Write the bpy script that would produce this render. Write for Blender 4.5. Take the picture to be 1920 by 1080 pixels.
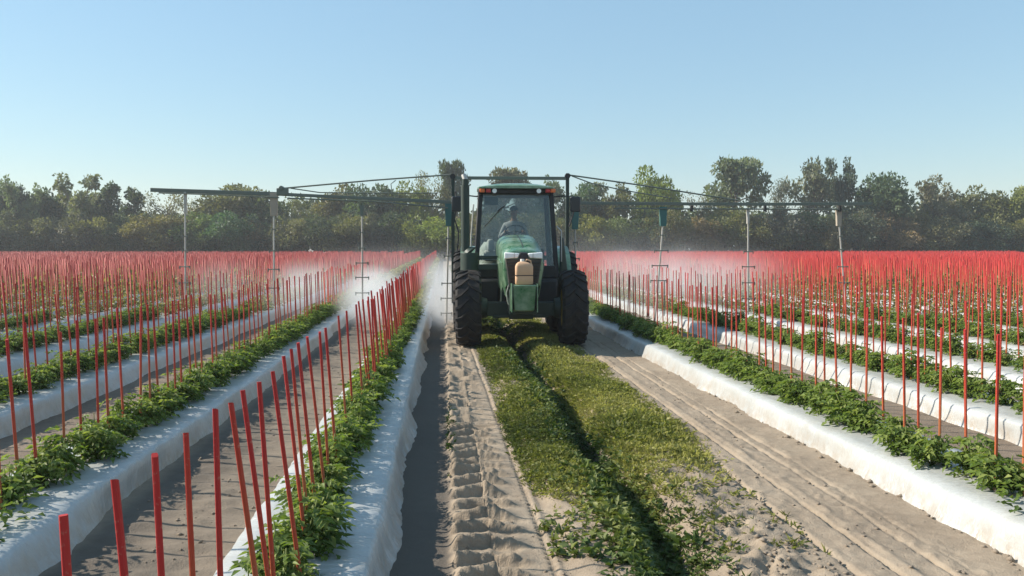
import bpy, bmesh, math, random
import numpy as np
from mathutils import Vector, Matrix

for o in list(bpy.data.objects):
    bpy.data.objects.remove(o)
R = math.radians
rng = np.random.default_rng(7)
random.seed(7)
SC = bpy.context.scene
COL = SC.collection

# ------------------------------------------------------------------ camera
CAMH = 1.8
F = 1500.0 / 1920.0                      # focal length in image widths
YAW, PITCH = math.atan(130 / 1500 * math.cos(R(2.977))), R(2.977)
cam_d = bpy.data.cameras.new('camera')
cam_d.sensor_width = 36.0
cam_d.lens = 36.0 * F
cam_d.clip_start, cam_d.clip_end = 0.05, 3000
cam = bpy.data.objects.new('camera', cam_d)
cam.location = (0, 0, CAMH)
cam.rotation_euler = (R(90) - PITCH, 0, -YAW)
COL.objects.link(cam)
SC.camera = cam

# ------------------------------------------------------------------ light
SUN_EL, SUN_BACK = 32.5, 14.0             # sun at the left, a little beyond the tractor
sd = Vector((-math.cos(R(SUN_EL)) * math.cos(R(SUN_BACK)), math.cos(R(SUN_EL)) * math.sin(R(SUN_BACK)), math.sin(R(SUN_EL))))
world = bpy.data.worlds.new('World')
SC.world = world
world.use_nodes = True
wn = world.node_tree.nodes
wn.clear()
sky = wn.new('ShaderNodeTexSky')
sky.sky_type = 'NISHITA'
sky.sun_disc = False
sky.sun_elevation = R(SUN_EL)
sky.sun_rotation = math.atan2(sd.x, sd.y)
sky.altitude = 0
sky.air_density, sky.dust_density, sky.ozone_density = 1.45, 0.0, 2.6
bg = wn.new('ShaderNodeBackground')
bg.inputs['Strength'].default_value = 0.078
wo = wn.new('ShaderNodeOutputWorld')
veil = wn.new('ShaderNodeMixRGB')                 # even pale blue mixed into the whole sky
veil.inputs[0].default_value = 0.45
veil.inputs[2].default_value = (2.7, 4.75, 6.6, 1)
world.node_tree.links.new(sky.outputs[0], veil.inputs[1])
world.node_tree.links.new(veil.outputs[0], bg.inputs[0])
world.node_tree.links.new(bg.outputs[0], wo.inputs[0])
sun_d = bpy.data.lights.new('sun', 'SUN')
sun_d.energy = 4.5
sun_d.angle = R(0.55)
sun_d.color = (1.0, 0.915, 0.79)
sun = bpy.data.objects.new('sun', sun_d)
sun.rotation_euler = sd.to_track_quat('Z', 'Y').to_euler()
sun.location = sd * 60
COL.objects.link(sun)

SC.view_settings.view_transform = 'Standard'
SC.view_settings.look = 'None'
SC.view_settings.exposure = 0.85
SC.view_settings.gamma = 1.0
SC.view_settings.use_curve_mapping = False
SC.render.engine = 'CYCLES'
cy = SC.cycles
cy.use_denoising = True
try:
    cy.denoiser = 'OPENIMAGEDENOISE'
except Exception:
    pass
cy.max_bounces, cy.diffuse_bounces, cy.glossy_bounces = 8, 3, 3
cy.transmission_bounces, cy.transparent_max_bounces, cy.volume_bounces = 4, 16, 1
cy.caustics_reflective = cy.caustics_refractive = False
cy.volume_step_rate = 2.0
cy.volume_max_steps = 64
cy.sample_clamp_indirect = 8

# ------------------------------------------------------------------ geometry helpers
CP, SP_, CY_, SY_ = math.cos(PITCH), math.sin(PITCH), math.cos(YAW), math.sin(YAW)

def at(px, py, Y):
    """World point that the photograph's pixel (1920x1080) shows at distance Y along the rows."""
    u, v = (px - 960) / 1500.0, (540 - py) / 1500.0
    fh = CP + v * SP_
    up = -SP_ + v * CP
    dx = fh * SY_ + u * CY_
    dy = fh * CY_ - u * SY_
    t = Y / dy
    return Vector((dx * t, Y, CAMH + up * t))

def project(P):
    P = np.asarray(P, float).reshape(-1, 3)
    x, y, z = P[:, 0], P[:, 1], P[:, 2] - CAMH
    fh = y * CY_ + x * SY_
    r = x * CY_ - y * SY_
    d = fh * CP - z * SP_
    up = fh * SP_ + z * CP
    d = np.where(d < 1e-3, 1e-3, d)
    return 960 + 1500 * r / d, 540 - 1500 * up / d, d

_lat = rng.random((256, 256))
def vnoise(x, y):
    x = np.asarray(x, float); y = np.asarray(y, float)
    xi = np.floor(x).astype(int); yi = np.floor(y).astype(int)
    fx = x - xi; fy = y - yi
    fx = fx * fx * (3 - 2 * fx); fy = fy * fy * (3 - 2 * fy)
    a = _lat[xi & 255, yi & 255]; b = _lat[(xi + 1) & 255, yi & 255]
    c = _lat[xi & 255, (yi + 1) & 255]; d = _lat[(xi + 1) & 255, (yi + 1) & 255]
    return (a * (1 - fx) + b * fx) * (1 - fy) + (c * (1 - fx) + d * fx) * fy * 1.0

def fbm(x, y, o=3):
    s, a, t = 0, 1, 0
    for i in range(o):
        s = s + a * (vnoise(x * 2 ** i + 17.3 * i, y * 2 ** i + 5.1 * i) - 0.5)
        t += a
        a *= 0.5
    return s / t * 2

def sstep(a, b, x):
    t = np.clip((x - a) / (b - a), 0, 1)
    return t * t * (3 - 2 * t)

def arr_mesh(name, V, Fc, attrs=None, smooth=False):
    V = np.ascontiguousarray(V, dtype=np.float32)
    Fc = np.ascontiguousarray(Fc, dtype=np.int32)
    me = bpy.data.meshes.new(name)
    k = Fc.shape[1]
    me.vertices.add(len(V)); me.vertices.foreach_set('co', V.ravel())
    me.loops.add(Fc.size); me.loops.foreach_set('vertex_index', Fc.ravel())
    me.polygons.add(len(Fc))
    me.polygons.foreach_set('loop_start', np.arange(0, Fc.size, k, dtype=np.int32))
    if smooth:
        me.polygons.foreach_set('use_smooth', np.ones(len(Fc), dtype=bool))
    me.update(calc_edges=True)
    for nm, a in (attrs or {}).items():
        at_ = me.attributes.new(nm, 'FLOAT', 'POINT')
        at_.data.foreach_set('value', np.ascontiguousarray(a, dtype=np.float32))
    return me

def grid_faces(ny, nx):
    i = np.arange(ny - 1)[:, None] * nx + np.arange(nx - 1)[None, :]
    return np.stack([i, i + 1, i + nx + 1, i + nx], -1).reshape(-1, 4)

def link(name, me, mat=None, parent=None, loc=None):
    o = bpy.data.objects.new(name, me)
    COL.objects.link(o)
    if mat is not None and me is not None:
        if len(me.materials) == 0:
            me.materials.append(mat)
    if parent is not None:
        o.parent = parent
    if loc is not None:
        o.location = loc
    return o

def tag(o, label=None, cat=None, group=None, kind=None):
    if label: o['label'] = label
    if cat: o['category'] = cat
    if group: o['group'] = group
    if kind: o['kind'] = kind
    return o

def empty(name, loc=(0, 0, 0), rz=0.0):
    o = bpy.data.objects.new(name, None)
    o.empty_display_size = 0.2
    COL.objects.link(o)
    o.location = loc
    o.rotation_euler = (0, 0, rz)
    return o

class MB:
    def __init__(s):
        s.v, s.f = [], []
    def add(s, vs, fs):
        n = len(s.v)
        s.v += [tuple(p) for p in vs]
        s.f += [tuple(i + n for i in f) for f in fs]
        return s
    def box(s, x0, x1, y0, y1, z0, z1, M=None):
        vs = [Vector((x, y, z)) for x in (x0, x1) for y in (y0, y1) for z in (z0, z1)]
        if M is not None: vs = [M @ v for v in vs]
        return s.add(vs, [(0, 1, 3, 2), (4, 6, 7, 5), (0, 4, 5, 1), (2, 3, 7, 6), (0, 2, 6, 4), (1, 5, 7, 3)])
    def hexa(s, a, b):
        """a, b: two quads of 4 points, joined."""
        return s.add(list(a) + list(b), [(3, 2, 1, 0), (4, 5, 6, 7), (0, 1, 5, 4), (1, 2, 6, 5), (2, 3, 7, 6), (3, 0, 4, 7)])
    def cyl(s, p0, p1, r0, r1=None, n=12):
        r1 = r0 if r1 is None else r1
        p0, p1 = Vector(p0), Vector(p1)
        d = (p1 - p0).normalized()
        a = d.orthogonal().normalized(); b = d.cross(a)
        vs = []
        for p, r in ((p0, r0), (p1, r1)):
            for k in range(n):
                t = 2 * math.pi * k / n
                vs.append(p + (a * math.cos(t) + b * math.sin(t)) * r)
        fs = [(k, (k + 1) % n, n + (k + 1) % n, n + k) for k in range(n)]
        fs += [tuple(range(n))[::-1], tuple(range(n, 2 * n))]
        return s.add(vs, fs)
    def tube(s, pts, r, n=8):
        pts = [Vector(p) for p in pts]
        rs = r if isinstance(r, (list, tuple)) else [r] * len(pts)
        vs, fs = [], []
        a = None
        for i, p in enumerate(pts):
            d = (pts[min(i + 1, len(pts) - 1)] - pts[max(i - 1, 0)]).normalized()
            if a is None: a = d.orthogonal().normalized()
            a = (a - d * a.dot(d)).normalized()
            b = d.cross(a)
            for k in range(n):
                t = 2 * math.pi * k / n
                vs.append(p + (a * math.cos(t) + b * math.sin(t)) * rs[i])
        for i in range(len(pts) - 1):
            for k in range(n):
                fs.append((i * n + k, i * n + (k + 1) % n, (i + 1) * n + (k + 1) % n, (i + 1) * n + k))
        fs += [tuple(range(n))[::-1], tuple(range((len(pts) - 1) * n, len(pts) * n))]
        return s.add(vs, fs)
    def loft(s, secs, cap=True):
        n = len(secs[0])
        vs = [p for sc in secs for p in sc]
        fs = []
        for i in range(len(secs) - 1):
            for k in range(n):
                fs.append((i * n + k, i * n + (k + 1) % n, (i + 1) * n + (k + 1) % n, (i + 1) * n + k))
        if cap:
            fs += [tuple(range(n))[::-1], tuple(range((len(secs) - 1) * n, len(secs) * n))]
        return s.add(vs, fs)
    def lathe_x(s, prof, cx, cy_, cz, n=48, closed=True):
        """prof: (x, r) pairs turned round the x axis."""
        vs, fs = [], []
        m = len(prof)
        for k in range(n):
            t = 2 * math.pi * k / n
            for x, r in prof:
                vs.append((cx + x, cy_ + r * math.cos(t), cz + r * math.sin(t)))
        for k in range(n):
            k2 = (k + 1) % n
            for i in range(m if closed else m - 1):
                j = (i + 1) % m
                fs.append((k * m + i, k * m + j, k2 * m + j, k2 * m + i))
        return s.add(vs, fs)
    def build(s, name, mat, parent=None, bevel=0.0, smooth=35, seg=2):
        me = bpy.data.meshes.new(name)
        me.from_pydata(s.v, [], s.f)
        bm = bmesh.new(); bm.from_mesh(me)
        bmesh.ops.recalc_face_normals(bm, faces=bm.faces)
        bm.to_mesh(me); bm.free()
        if smooth:
            me.polygons.foreach_set('use_smooth', [True] * len(me.polygons))
            me.set_sharp_from_angle(angle=R(smooth))
        o = link(name, me, mat, parent)
        if bevel:
            b = o.modifiers.new('bevel', 'BEVEL')
            b.width, b.segments, b.limit_method, b.angle_limit = bevel, seg, 'ANGLE', R(40)
            b.harden_normals = False
        return o

# ------------------------------------------------------------------ materials
def new_mat(name):
    m = bpy.data.materials.new(name)
    m.use_nodes = True
    nt = m.node_tree
    nt.nodes.clear()
    out = nt.nodes.new('ShaderNodeOutputMaterial')
    return m, nt, out

def N(nt, t, **kw):
    n = nt.nodes.new('ShaderNode' + t)
    for k, v in kw.items():
        setattr(n, k, v)
    return n

def noise(nt, scale, detail=4, rough=0.55, coord='Object', vec=None):
    n = N(nt, 'TexNoise')
    n.inputs['Scale'].default_value = scale
    n.inputs['Detail'].default_value = detail
    n.inputs['Roughness'].default_value = rough
    if vec is None:
        tc = N(nt, 'TexCoord')
        vec = tc.outputs[coord]
    nt.links.new(vec, n.inputs['Vector'])
    return n

def ramp(nt, fac, stops):
    r = N(nt, 'ValToRGB')
    el = r.color_ramp.elements
    while len(el) > len(stops): el.remove(el[-1])
    while len(el) < len(stops): el.new(0.5)
    for e, (p, c) in zip(el, stops):
        e.position = p
        e.color = (*c, 1) if len(c) == 3 else c
    nt.links.new(fac, r.inputs[0])
    return r

def mixc(nt, fac, a, b, mode='MIX'):
    m = N(nt, 'MixRGB', blend_type=mode)
    for i, s in ((0, fac), (1, a), (2, b)):
        if hasattr(s, 'links'): nt.links.new(s, m.inputs[i])
        elif isinstance(s, (int, float)): m.inputs[i].default_value = s
        else: m.inputs[i].default_value = (*s, 1)
    return m

def paint(name, col, rough=0.45, metal=0.0, dust=0.25, dustcol=(0.30, 0.26, 0.20), spec=0.5, bump=0.0, scale=6.0, coat=0.0):
    m, nt, out = new_mat(name)
    p = N(nt, 'BsdfPrincipled')
    n = noise(nt, scale, 5, 0.65)
    r = ramp(nt, n.outputs[0], [(0.38, (0, 0, 0)), (0.72, (1, 1, 1))])
    mu = N(nt, 'Math', operation='MULTIPLY')
    nt.links.new(r.outputs[0], mu.inputs[0]); mu.inputs[1].default_value = dust
    c = mixc(nt, mu.outputs[0], col, dustcol)
    nt.links.new(c.outputs[0], p.inputs['Base Color'])
    rr = N(nt, 'MapRange'); rr.inputs['To Min'].default_value = rough; rr.inputs['To Max'].default_value = min(1, rough + 0.35)
    nt.links.new(r.outputs[0], rr.inputs[0]); nt.links.new(rr.outputs[0], p.inputs['Roughness'])
    p.inputs['Metallic'].default_value = metal
    p.inputs['Specular IOR Level'].default_value = spec
    p.inputs['Coat Weight'].default_value = coat
    p.inputs['Coat Roughness'].default_value = 0.18
    if bump:
        b = N(nt, 'Bump'); b.inputs['Strength'].default_value = bump; b.inputs['Distance'].default_value = 0.01
        n2 = noise(nt, 40, 3)
        nt.links.new(n2.outputs[0], b.inputs['Height']); nt.links.new(b.outputs[0], p.inputs['Normal'])
    nt.links.new(p.outputs[0], out.inputs[0])
    return m

def soil_mat(name, stops, bump=0.5, soil_shade=False):
    m, nt, out = new_mat(name)
    p = N(nt, 'BsdfPrincipled')
    tc = N(nt, 'TexCoord')
    n1 = noise(nt, 1.1, 5, 0.6, vec=tc.outputs['Object'])
    n2 = noise(nt, 14, 6, 0.7, vec=tc.outputs['Object'])
    n3 = noise(nt, 90, 3, 0.7, vec=tc.outputs['Object'])
    ad = mixc(nt, 0.45, n1.outputs[0], n2.outputs[0])
    r = ramp(nt, ad.outputs[0], stops)
    c = mixc(nt, 0.22, r.outputs[0], ramp(nt, n3.outputs[0], [(0.3, (0.35, 0.33, 0.30)), (0.7, (1, 1, 1))]).outputs[0], 'MULTIPLY')
    if soil_shade:
        shd = N(nt, 'Attribute', attribute_name='soil_shade')  # mask that paints furrow shade into the soil colour
        c = mixc(nt, shd.outputs['Fac'], c.outputs[0], (0.085, 0.075, 0.066))
    nt.links.new(c.outputs[0], p.inputs['Base Color'])
    p.inputs['Roughness'].default_value = 0.95
    p.inputs['Specular IOR Level'].default_value = 0.15
    hs = mixc(nt, 0.4, n2.outputs[0], n3.outputs[0])
    b = N(nt, 'Bump'); b.inputs['Strength'].default_value = bump; b.inputs['Distance'].default_value = 0.03
    nt.links.new(hs.outputs[0], b.inputs['Height']); nt.links.new(b.outputs[0], p.inputs['Normal'])
    nt.links.new(p.outputs[0], out.inputs[0])
    return m

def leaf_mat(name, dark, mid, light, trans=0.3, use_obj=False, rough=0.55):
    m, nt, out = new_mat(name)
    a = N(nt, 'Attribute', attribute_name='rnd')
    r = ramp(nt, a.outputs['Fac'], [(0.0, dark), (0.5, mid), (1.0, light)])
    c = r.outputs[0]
    if use_obj:
        oi = N(nt, 'ObjectInfo')
        c = mixc(nt, 1.0, r.outputs[0], oi.outputs['Color'], 'MULTIPLY').outputs[0]
    p = N(nt, 'BsdfPrincipled')
    p.inputs['Roughness'].default_value = rough
    p.inputs['Specular IOR Level'].default_value = 0.3
    nt.links.new(c, p.inputs['Base Color'])
    t = N(nt, 'BsdfTranslucent')
    tcx = mixc(nt, 1.0, c, (1.25, 1.35, 0.6), 'MULTIPLY')
    nt.links.new(tcx.outputs[0], t.inputs[0])
    mx = N(nt, 'MixShader'); mx.inputs[0].default_value = trans
    nt.links.new(p.outputs[0], mx.inputs[1]); nt.links.new(t.outputs[0], mx.inputs[2])
    nt.links.new(mx.outputs[0], out.inputs[0])
    return m

M = {}
M['sand'] = soil_mat('sand', [(0.25, (0.185, 0.145, 0.107)), (0.5, (0.315, 0.254, 0.19)), (0.75, (0.405, 0.337, 0.258))], 0.6, soil_shade=True)
M['field_soil'] = soil_mat('field_soil', [(0.25, (0.12, 0.092, 0.07)), (0.5, (0.21, 0.165, 0.125)), (0.75, (0.28, 0.225, 0.175))], 0.6)
M['clod'] = soil_mat('clod', [(0.25, (0.15, 0.122, 0.095)), (0.5, (0.25, 0.205, 0.16)), (0.75, (0.36, 0.30, 0.235))], 0.4)

def plastic_mat():
    m, nt, out = new_mat('white_plastic_film')
    p = N(nt, 'BsdfPrincipled')
    tc = N(nt, 'TexCoord')
    mp = N(nt, 'Mapping'); mp.inputs['Scale'].default_value = (3.0, 11.0, 3.0)
    nt.links.new(tc.outputs['Object'], mp.inputs[0])
    n1 = noise(nt, 1.6, 4, 0.55, vec=mp.outputs[0])
    n2 = noise(nt, 2.2, 5, 0.6, vec=tc.outputs['Object'])
    sx = N(nt, 'SeparateXYZ'); nt.links.new(tc.outputs['Object'], sx.inputs[0])
    # soil splashed on the foot of the film, ragged
    mr = N(nt, 'MapRange'); mr.inputs['From Min'].default_value = 0.0; mr.inputs['From Max'].default_value = 0.16
    mr.inputs['To Min'].default_value = 1.0; mr.inputs['To Max'].default_value = 0.0
    nt.links.new(sx.outputs['Z'], mr.inputs[0])
    mu = N(nt, 'Math', operation='MULTIPLY'); nt.links.new(mr.outputs[0], mu.inputs[0])
    rr = ramp(nt, noise(nt, 9, 5, 0.7, vec=tc.outputs['Object']).outputs[0], [(0.35, (0, 0, 0)), (0.7, (1, 1, 1))])
    nt.links.new(rr.outputs[0], mu.inputs[1])
    base = ramp(nt, n2.outputs[0], [(0.3, (0.37, 0.385, 0.38)), (0.7, (0.45, 0.46, 0.45))])
    dn = ramp(nt, noise(nt, 3.1, 6, 0.72, vec=tc.outputs['Object']).outputs[0], [(0.48, (0, 0, 0)), (0.8, (0.55, 0.55, 0.55))])
    base = mixc(nt, dn.outputs[0], base.outputs[0], (0.33, 0.30, 0.25))
    c = mixc(nt, mu.outputs[0], base.outputs[0], (0.32, 0.26, 0.195))
    nt.links.new(c.outputs[0], p.inputs['Base Color'])
    p.inputs['Roughness'].default_value = 0.3
    p.inputs['Specular IOR Level'].default_value = 0.5
    b = N(nt, 'Bump'); b.inputs['Strength'].default_value = 0.4; b.inputs['Distance'].default_value = 0.03
    sb = N(nt, 'Math', operation='SUBTRACT'); nt.links.new(n1.outputs[0], sb.inputs[0]); sb.inputs[1].default_value = 0.5
    ab = N(nt, 'Math', operation='ABSOLUTE'); nt.links.new(sb.outputs[0], ab.inputs[0])
    pw = N(nt, 'Math', operation='POWER'); nt.links.new(ab.outputs[0], pw.inputs[0]); pw.inputs[1].default_value = 0.6
    nt.links.new(pw.outputs[0], b.inputs['Height']); nt.links.new(b.outputs[0], p.inputs['Normal'])
    nt.links.new(p.outputs[0], out.inputs[0])
    return m
M['film'] = plastic_mat()

def stake_mat():
    m, nt, out = new_mat('red_stake_paint')
    p = N(nt, 'BsdfPrincipled')
    h = N(nt, 'Attribute', attribute_name='h')
    rn = N(nt, 'Attribute', attribute_name='rnd')
    n = noise(nt, 24, 4, 0.6)
    ad = N(nt, 'Math', operation='MULTIPLY_ADD'); nt.links.new(n.outputs[0], ad.inputs[0]); ad.inputs[1].default_value = 0.35
    nt.links.new(h.outputs['Fac'], ad.inputs[2])
    a2 = N(nt, 'Math', operation='MULTIPLY_ADD'); nt.links.new(rn.outputs['Fac'], a2.inputs[0]); a2.inputs[1].default_value = 0.42
    nt.links.new(ad.outputs[0], a2.inputs[2])
    a3 = N(nt, 'Math', operation='MULTIPLY'); nt.links.new(a2.outputs[0], a3.inputs[0]); a3.inputs[1].default_value = 0.72
    r = ramp(nt, a3.outputs[0], [(0.30, (0.36, 0.135, 0.05)), (0.60, (0.41, 0.060, 0.027)), (0.9, (0.40, 0.024, 0.022))])
    n2 = noise(nt, 60, 3, 0.6)
    sc = ramp(nt, n2.outputs[0], [(0.62, (0, 0, 0)), (0.72, (0.5, 0.5, 0.5))])
    c = mixc(nt, sc.outputs[0], r.outputs[0], (0.42, 0.24, 0.17))
    nt.links.new(c.outputs[0], p.inputs['Base Color'])
    p.inputs['Roughness'].default_value = 0.6
    p.inputs['Specular IOR Level'].default_value = 0.3
    nt.links.new(p.outputs[0], out.inputs[0])
    return m
M['stake'] = stake_mat()
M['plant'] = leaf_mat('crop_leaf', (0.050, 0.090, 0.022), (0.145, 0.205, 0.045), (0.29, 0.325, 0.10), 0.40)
M['far_crop'] = leaf_mat('far_crop_leaf', (0.075, 0.085, 0.028), (0.18, 0.175, 0.06), (0.33, 0.28, 0.12), 0.35)
M['grass'] = leaf_mat('grass_blade', (0.075, 0.098, 0.026), (0.19, 0.205, 0.056), (0.36, 0.34, 0.13), 0.40)
M['weed'] = leaf_mat('weed_leaf', (0.03, 0.06, 0.015), (0.08, 0.12, 0.03), (0.19, 0.21, 0.06), 0.28)
M['tree_leaf'] = leaf_mat('tree_leaf', (0.078, 0.094, 0.056), (0.135, 0.155, 0.086), (0.20, 0.215, 0.12), 0.35, use_obj=True)
M['bark'] = paint('bark', (0.16, 0.14, 0.11), 0.9, dust=0.6, dustcol=(0.32, 0.30, 0.26), spec=0.1, bump=0.6)
M['green'] = paint('tractor_green', (0.045, 0.15, 0.065), 0.26, dust=0.6, dustcol=(0.36, 0.43, 0.32), coat=0.8)
M['dark_green'] = paint('dark_green_steel', (0.010, 0.030, 0.022), 0.45, dust=0.3, dustcol=(0.06, 0.06, 0.045))
M['black'] = paint('black_trim', (0.012, 0.013, 0.016), 0.5, dust=0.2, dustcol=(0.07, 0.065, 0.055))
M['rubber'] = paint('tyre_rubber', (0.010, 0.010, 0.013), 0.7, dust=0.4, dustcol=(0.10, 0.085, 0.065), spec=0.3, scale=9)
M['rim'] = paint('rim_paint', (0.45, 0.30, 0.03), 0.5, dust=0.5)
M['steel'] = paint('galvanised_pole', (0.42, 0.41, 0.38), 0.45, metal=0.35, dust=0.4, dustcol=(0.36, 0.31, 0.24))
M['boom'] = paint('boom_steel', (0.12, 0.145, 0.12), 0.5, dust=0.4, dustcol=(0.22, 0.22, 0.18))
M['teal'] = paint('bracket_paint', (0.035, 0.13, 0.12), 0.5, dust=0.25, dustcol=(0.2, 0.24, 0.22))
M['tan'] = paint('bracket_tan', (0.34, 0.29, 0.23), 0.6, dust=0.3)
M['jug'] = paint('tan_plastic', (0.60, 0.36, 0.21), 0.5, dust=0.25, dustcol=(0.48, 0.36, 0.25))
M['white'] = paint('white_plastic', (0.72, 0.70, 0.66), 0.45, dust=0.25)
M['seat'] = paint('seat_fabric', (0.03, 0.03, 0.03), 0.9, dust=0.2, spec=0.1)
M['grille'] = paint('grille', (0.025, 0.024, 0.022), 0.6, dust=0.55, dustcol=(0.13, 0.10, 0.075))
M['shirt'] = paint('shirt_cloth', (0.46, 0.45, 0.45), 0.9, dust=0.15, spec=0.1)
M['trousers'] = paint('trouser_cloth', (0.05, 0.06, 0.09), 0.9, dust=0.15, spec=0.1)
M['skin'] = paint('skin', (0.36, 0.20, 0.13), 0.6, dust=0.1, dustcol=(0.3, 0.15, 0.1))
M['cap'] = paint('cap_cloth', (0.02, 0.025, 0.04), 0.9, dust=0.1, spec=0.1)
M['tank'] = paint('tank_plastic', (0.45, 0.45, 0.38), 0.5, dust=0.4)

def glass_mat():
    m, nt, out = new_mat('tinted_glass')
    t = N(nt, 'BsdfTransparent'); t.inputs[0].default_value = (0.82, 0.86, 0.86, 1)
    g = N(nt, 'BsdfGlossy'); g.inputs['Roughness'].default_value = 0.04; g.inputs[0].default_value = (0.9, 0.95, 0.95, 1)
    d = N(nt, 'BsdfDiffuse'); d.inputs[0].default_value = (0.35, 0.36, 0.34, 1)
    fr = N(nt, 'Fresnel'); fr.inputs[0].default_value = 1.6
    mx = N(nt, 'MixShader'); nt.links.new(fr.outputs[0], mx.inputs[0])
    nt.links.new(t.outputs[0], mx.inputs[1]); nt.links.new(g.outputs[0], mx.inputs[2])
    n = noise(nt, 3.5, 5, 0.7)
    r = ramp(nt, n.outputs[0], [(0.35, (0.008, 0.008, 0.008)), (0.8, (0.035, 0.035, 0.035))])
    m2 = N(nt, 'MixShader'); nt.links.new(r.outputs[0], m2.inputs[0])
    nt.links.new(mx.outputs[0], m2.inputs[1]); nt.links.new(d.outputs[0], m2.inputs[2])
    nt.links.new(m2.outputs[0], out.inputs[0])
    return m
M['glass'] = glass_mat()

def plain(name, col, rough=0.3, trans=0.0):
    m, nt, out = new_mat(name)
    p = N(nt, 'BsdfPrincipled')
    n = noise(nt, 30, 3)
    c = mixc(nt, 0.25, col, ramp(nt, n.outputs[0], [(0.3, tuple(x * 0.6 for x in col)), (0.7, col)]).outputs[0])
    nt.links.new(c.outputs[0], p.inputs['Base Color'])
    p.inputs['Roughness'].default_value = rough
    p.inputs['Transmission Weight'].default_value = trans
    nt.links.new(p.outputs[0], out.inputs[0])
    return m
M['amber'] = plain('amber_lens', (0.75, 0.16, 0.03), 0.3)
M['red_lens'] = plain('red_lens', (0.5, 0.03, 0.03), 0.3)
M['lens'] = plain('headlight_lens', (0.88, 0.89, 0.88), 0.15)
M['mirror'] = plain('mirror_shell', (0.015, 0.018, 0.022), 0.35)

# ------------------------------------------------------------------ rows
SPACING = 1.92
LEFT = [-0.76 - SPACING * i for i in range(33)]
RIGHT = [3.70 + SPACING * i for i in range(40)]
FAR = 97.0
ROWS = [('left', i, x) for i, x in enumerate(LEFT)] + [('right', i, x) for i, x in enumerate(RIGHT)]
def row_start(x):
    return max(-1.5, abs(x) * 1.45 - 9.0)

# ------------------------------------------------------------------ ground
def lane_h(x, y):
    n1 = fbm(x * 1.3, y * 1.3, 3); n2 = fbm(x * 9 + 31, y * 9, 3); n3 = fbm(x * 3.2 + 60, y * 3.2, 3)
    h = 0.010 * n1 + 0.006 * n2
    # furrow between the first two left beds, its floor ribbed by old wheel marks
    wf = sstep(-2.25, -2.0, x) * (1 - sstep(-1.5, -1.25, x))
    h = h + wf * (0.016 * np.sin(y * 2 * np.pi / 0.21 + 3 * n1 + (x + 1.7) * 2) * (0.4 + 0.6 * np.abs(n3)) + 0.02 * n3)
    # smooth furrow right of the first bed
    wq = 1 - sstep(0.0, 0.09, x)
    inf = wq * sstep(-0.45, -0.3, x)
    h = h * (1 - 0.7 * inf) - 0.035 * inf
    # deep lug prints of the left wheel
    jit = 0.14 * fbm(x * 1.2 + 9, y * 1.2, 2) + 0.035 * n2
    cx = 0.29
    side = x < cx
    ph = np.where(side, y / 0.25 - (x - cx) * 0.75, y / 0.25 + (x - cx) * 0.9 + 0.08) + jit
    f = ph - np.floor(ph)
    lug = vnoise(np.floor(ph) * 3.7 + side * 11.3, np.floor(ph) * 1.3)
    saw = np.where(f < 0.07, f / 0.07, 1 - ((f - 0.07) / 0.93) ** 0.7)
    amp = sstep(0.035, 0.085, x + 0.02 * n2) * (1 - sstep(0.36, 0.56, x + 0.05 * n3 + 0.14 * (lug - 0.5)))
    fade = 0.55 + 0.45 * sstep(-0.5, 0.5, fbm(x * 0.1 + 3, y * 0.45, 2) + 0.4 * (x < cx))
    h = h + amp * ((0.055 + 0.06 * lug) * fade * saw * (1 + 0.5 * n3) - 0.022 + 0.012 * n2 + 0.008 * fbm(x * 26, y * 26, 2) + 0.02 * np.maximum(0, n3))
    h = h + 0.012 * np.exp(-((x - cx) / 0.02) ** 2) * amp * (0.4 + n2)
    # crease beside it
    xc = 0.61 - (y - 4.4) * 0.0135 + 0.010 * fbm(y * 0.8, y * 0 + 2, 2)
    dash = 0.55 + 0.45 * np.sin(y * 2 * np.pi / 0.075)
    h = h - 0.028 * np.exp(-((x - xc) / 0.013) ** 2) * dash + 0.010 * np.exp(-((x - xc - 0.035) / 0.02) ** 2)
    # banks and ditch
    near = 1 - sstep(5.2, 8.0, y)
    h = h + 0.055 * sstep(0.66, 0.85, x) * (1 - sstep(1.15, 1.3, x)) * (1 + 0.8 * n3)
    xd = 1.34 + 0.11 * fbm(y * 0.5, y * 0 + 8, 2) * 2
    wd = 0.13 + 0.05 * vnoise(y * 0.9, y * 0 + 40)
    h = h - (0.24 - 0.05 * near) * np.exp(-((x - xd) / (wd * (1 + 0.25 * n1))) ** 2) * (1 + 0.4 * n3)
    bank = sstep(1.48, 1.66, x) * (1 - sstep(1.9, 2.25 + 0.08 * n1, x))
    h = h + bank * (0.05 - 0.02 * near) * (1 + 0.7 * n3) + bank * (0.02 + 0.035 * near) * n2 + bank * near * (0.030 * fbm(x * 17, y * 17, 3) + 0.018 * np.abs(fbm(x * 30, y * 6 + x * 12, 2)))
    # right wheel path
    rt = sstep(2.1, 2.25, x) * (1 - sstep(3.3, 3.4, x))
    for xr, dp, w in ((2.27, 0.034, 0.017), (2.50, 0.028, 0.013), (2.585, -0.010, 0.03), (2.80, 0.026, 0.014), (2.93, 0.014, 0.012)):
        xx = xr + 0.03 * fbm(y * 0.35, y * 0 + xr * 31, 3)
        h = h - rt * dp * np.exp(-((x - xx) / w) ** 2) * (0.15 + 1.7 * vnoise(y * 3.3, x * 0 + xr * 13) ** 2 + 0.5 * vnoise(y * 14, x * 0 + xr * 3))
    h = h + rt * (0.006 * n2 + 0.016 * np.maximum(0, fbm(x * 13 + 5, y * 11, 2) - 0.25))
    return h

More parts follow.
